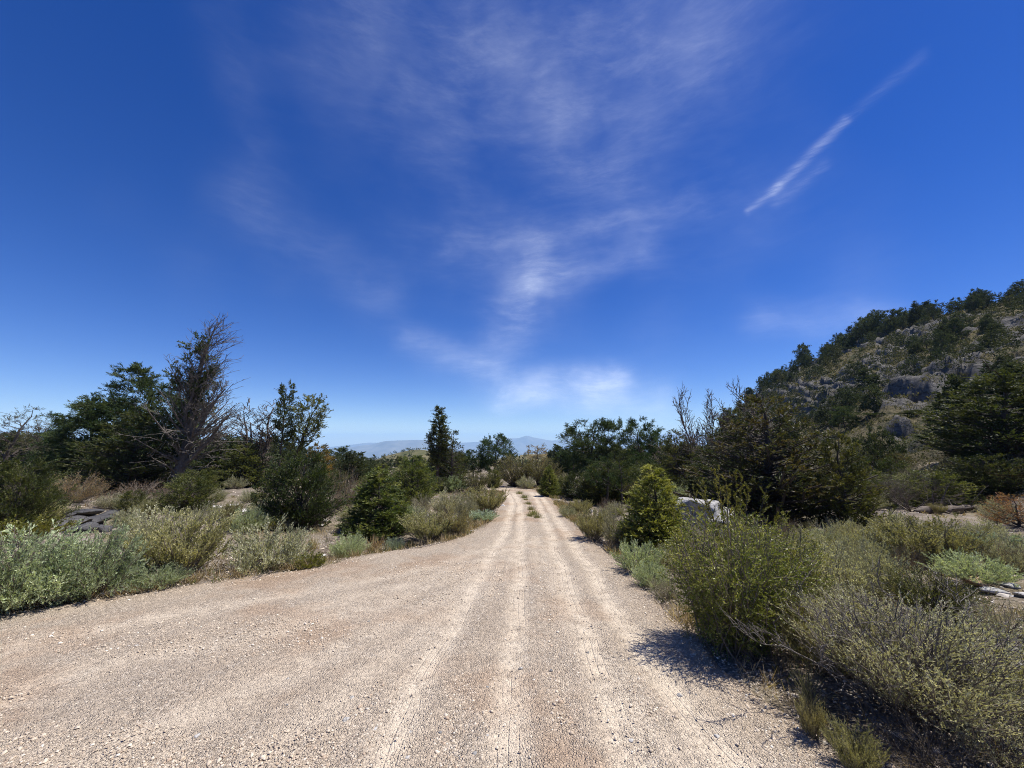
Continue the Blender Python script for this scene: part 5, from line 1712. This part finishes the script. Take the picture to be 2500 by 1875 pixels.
def build_litter():
    """dry grass and fallen twigs on the soil"""
    rng = np.random.default_rng(78)
    n = 3600
    d = 2.4 * np.exp(rng.random(n) * math.log(34 / 2.4))
    az = np.radians(rng.uniform(-58, 58, n))
    x, y = d * np.sin(az), d * np.cos(az)
    keep = (road_in(x, y) < .05) & (rng.random(n) < .12 + .88 * sstep(fbm(x * .35, y * .35, 3, 99), .42, .6))
    x, y = x[keep], y[keep]
    yv = rng.uniform(2, 30, 2600)
    lf = rng.random(2600) < .5
    xv = np.where(lf, interp_edge(LEFT_EDGE, yv) - np.abs(rng.normal(size=2600)) * .35 + .12, interp_edge(RIGHT_EDGE, yv) + np.abs(rng.normal(size=2600)) * .35 - .12)
    kv = fbm(xv * 1.1, yv * 1.1, 3, 12) > .5
    x, y = np.concatenate([x, xv[kv]]), np.concatenate([y, yv[kv]])
    m = 16
    B = np.repeat(np.stack([x, y, G(x, y) - .005], 1), m, 0)
    B[:, :2] += rng.normal(size=(len(B), 2)) * .05
    D = rng.normal(size=B.shape) * [.5, .5, .2] + [0, 0, .9]
    dd = np.hypot(B[:, 0], B[:, 1])
    pal = np.array(PAL_TAN + PAL_GREEN_GRASS[:1])
    C = pal[np.repeat(rng.integers(0, 4, len(x)), m)] * rng.uniform(.7, 1.15, len(B))[:, None]
    mb = MB()
    mb.leaves(B, D, rng.uniform(.06, .2, len(B)), .004 + .0007 * dd, C, rng)
    link('dry_grass', mb.mesh('dry_grass', M_GRASS), kind='stuff')
    n = 16000
    d = 2.2 * np.exp(rng.random(n) * math.log(16 / 2.2))
    az = np.radians(rng.uniform(-58, 58, n))
    x, y = d * np.sin(az), d * np.cos(az)
    keep = road_in(x, y) < -.1
    x, y = x[keep], y[keep]
    B = np.stack([x, y, G(x, y) + rng.uniform(.002, .02, len(x))], 1)
    D = rng.normal(size=B.shape) * [1, 1, .12]
    mb = MB()
    pal = np.array([(.16, .12, .09), (.24, .20, .16), (.10, .07, .05)])
    mb.leaves(B, D, rng.uniform(.03, .16, len(B)), .007, pal[rng.integers(0, 3, len(B))], rng)
    link('twig_litter', mb.mesh('twig_litter', M_GRASS), kind='stuff')


def build_far_wood():
    """scrub and small trees too far to tell apart: on the hill between its trees, and on the knolls before the basin"""
    rng = np.random.default_rng(79)
    # hill scrub
    n = 4200
    a, t = np.radians(rng.uniform(26, 56, n)), rng.random(n) ** 1.5
    dc, d0 = np.interp(a, HZ, H_DC), np.interp(a, HZ, H_D0)
    d = d0 + (dc - d0) * t
    x, y = d * np.sin(a), d * np.cos(a)
    z = hill_z(x, y)
    m = 22
    C0 = np.repeat(np.stack([x, y, z], 1), m, 0)
    r = np.repeat(rng.uniform(.2, .75, n), m)[:, None]
    B = C0 + rng.normal(size=C0.shape) * r * [.5, .5, .25]
    D = rng.normal(size=C0.shape) * [.7, .7, .3] + [0, 0, .8]
    pal = np.array([(.035, .042, .018), (.060, .062, .030), (.105, .102, .060), (.15, .13, .072)])
    C = pal[np.repeat(rng.integers(0, 4, n), m)] * rng.uniform(.7, 1.2, len(B))[:, None]
    mb = MB()
    dd = np.hypot(B[:, 0], B[:, 1])
    mb.leaves(B, D, np.minimum(r[:, 0] * 1.1, .0045 * dd), np.minimum(r[:, 0] * .3, .0012 * dd), C, rng)
    link('hill_scrub', mb.mesh('hill_scrub', M_SAGE), kind='stuff')
    # small trees between the larger ones on the hill
    n = 480
    a, t = np.radians(rng.uniform(26.5, 56, n)), rng.random(n) ** .8
    dc, d0 = np.interp(a, HZ, H_DC), np.interp(a, HZ, H_D0)
    d = d0 + (dc - d0) * t
    a, d = a[d > 62], d[d > 62]
    n = len(d)
    x, y = d * np.sin(a), d * np.cos(a)
    z = hill_z(x, y)
    m = 110
    h = np.repeat(rng.uniform(1.5, 3.9, n), m)[:, None]
    C0 = np.repeat(np.stack([x, y, z], 1), m, 0)
    u = unit(rng.normal(size=C0.shape)) * rng.random((len(C0), 1)) ** .4
    B = C0 + np.concatenate([u[:, :2] * h * .36 * (1 - .45 * (u[:, 2:] + 1) / 2), (u[:, 2:] * .42 + .5) * h], 1)
    D = rng.normal(size=C0.shape) * [.7, .7, .5] + [0, 0, .5]
    C = np.array([(.028, .040, .018), (.045, .055, .025), (.07, .074, .036)])[np.repeat(rng.integers(0, 3, n), m)] * rng.uniform(.7, 1.2, len(B))[:, None]
    mb = MB()
    dd = np.hypot(B[:, 0], B[:, 1])
    mb.leaves(B, D, np.minimum(h[:, 0] * .14, .0036 * dd), np.minimum(h[:, 0] * .05, .0015 * dd), C, rng)
    link('hill_woodland', mb.mesh('hill_woodland', M_NEEDLE), kind='stuff')
    # knolls
    n = 3400
    x = rng.uniform(-330, 300, n)
    y = rng.uniform(105, 480, n)
    sel = (np.arctan2(x, y) < math.radians(24))
    x, y = x[sel], y[sel]
    n = len(x)
    z = G(x, y)
    m = 14
    h = np.repeat(rng.uniform(1.8, 4.2, n), m)[:, None]
    C0 = np.repeat(np.stack([x, y, z], 1), m, 0)
    u = rng.normal(size=C0.shape)
    B = C0 + np.concatenate([u[:, :2] * h * .22, (np.abs(u[:, 2:]) * .28 + .1) * h], 1)
    D = rng.normal(size=C0.shape) * [.7, .7, .4] + [0, 0, .5]
    C = np.array([(.03, .042, .018), (.05, .06, .028), (.075, .078, .04)])[np.repeat(rng.integers(0, 3, n), m)] * rng.uniform(.7, 1.2, len(B))[:, None]
    mb = MB()
    mb.leaves(B, D, h[:, 0] * .45, h[:, 0] * .2, C, rng)
    link('distant_woodland', mb.mesh('distant_woodland', M_NEEDLE), kind='stuff')


build_gravel()
build_litter()
build_far_wood()


# ------------------------------------------------------------------ tell look-alikes apart by their order in view
ONES = ['', 'first', 'second', 'third', 'fourth', 'fifth', 'sixth', 'seventh', 'eighth', 'ninth', 'tenth', 'eleventh', 'twelfth', 'thirteenth', 'fourteenth', 'fifteenth',
        'sixteenth', 'seventeenth', 'eighteenth', 'nineteenth']
TENS = {2: ('twentieth', 'twenty'), 3: ('thirtieth', 'thirty'), 4: ('fortieth', 'forty'), 5: ('fiftieth', 'fifty'), 6: ('sixtieth', 'sixty'), 7: ('seventieth', 'seventy'),
        8: ('eightieth', 'eighty'), 9: ('ninetieth', 'ninety')}


def ordinal(k):
    if k > 99:
        return 'hundred-and-' + ordinal(k - 100) if k > 100 else 'hundredth'
    if k < 20:
        return ONES[k]
    a, b = TENS[k // 10]
    return a if k % 10 == 0 else b + '-' + ONES[k % 10]


by_label = {}
for o in COL.objects:
    if 'label' in o.keys():
        by_label.setdefault(o['label'], []).append(o)
for lab, objs in by_label.items():
    if len(objs) > 1:
        objs.sort(key=lambda o: o.location.x / (CT * o.location.y + ST * (o.location.z - EYE)))
        for k, o in enumerate(objs, 1):
            tail = 'leftmost' if k == 1 else 'rightmost' if k == len(objs) else ordinal(k) + ' from left'
            o['label'] = lab + ', ' + tail
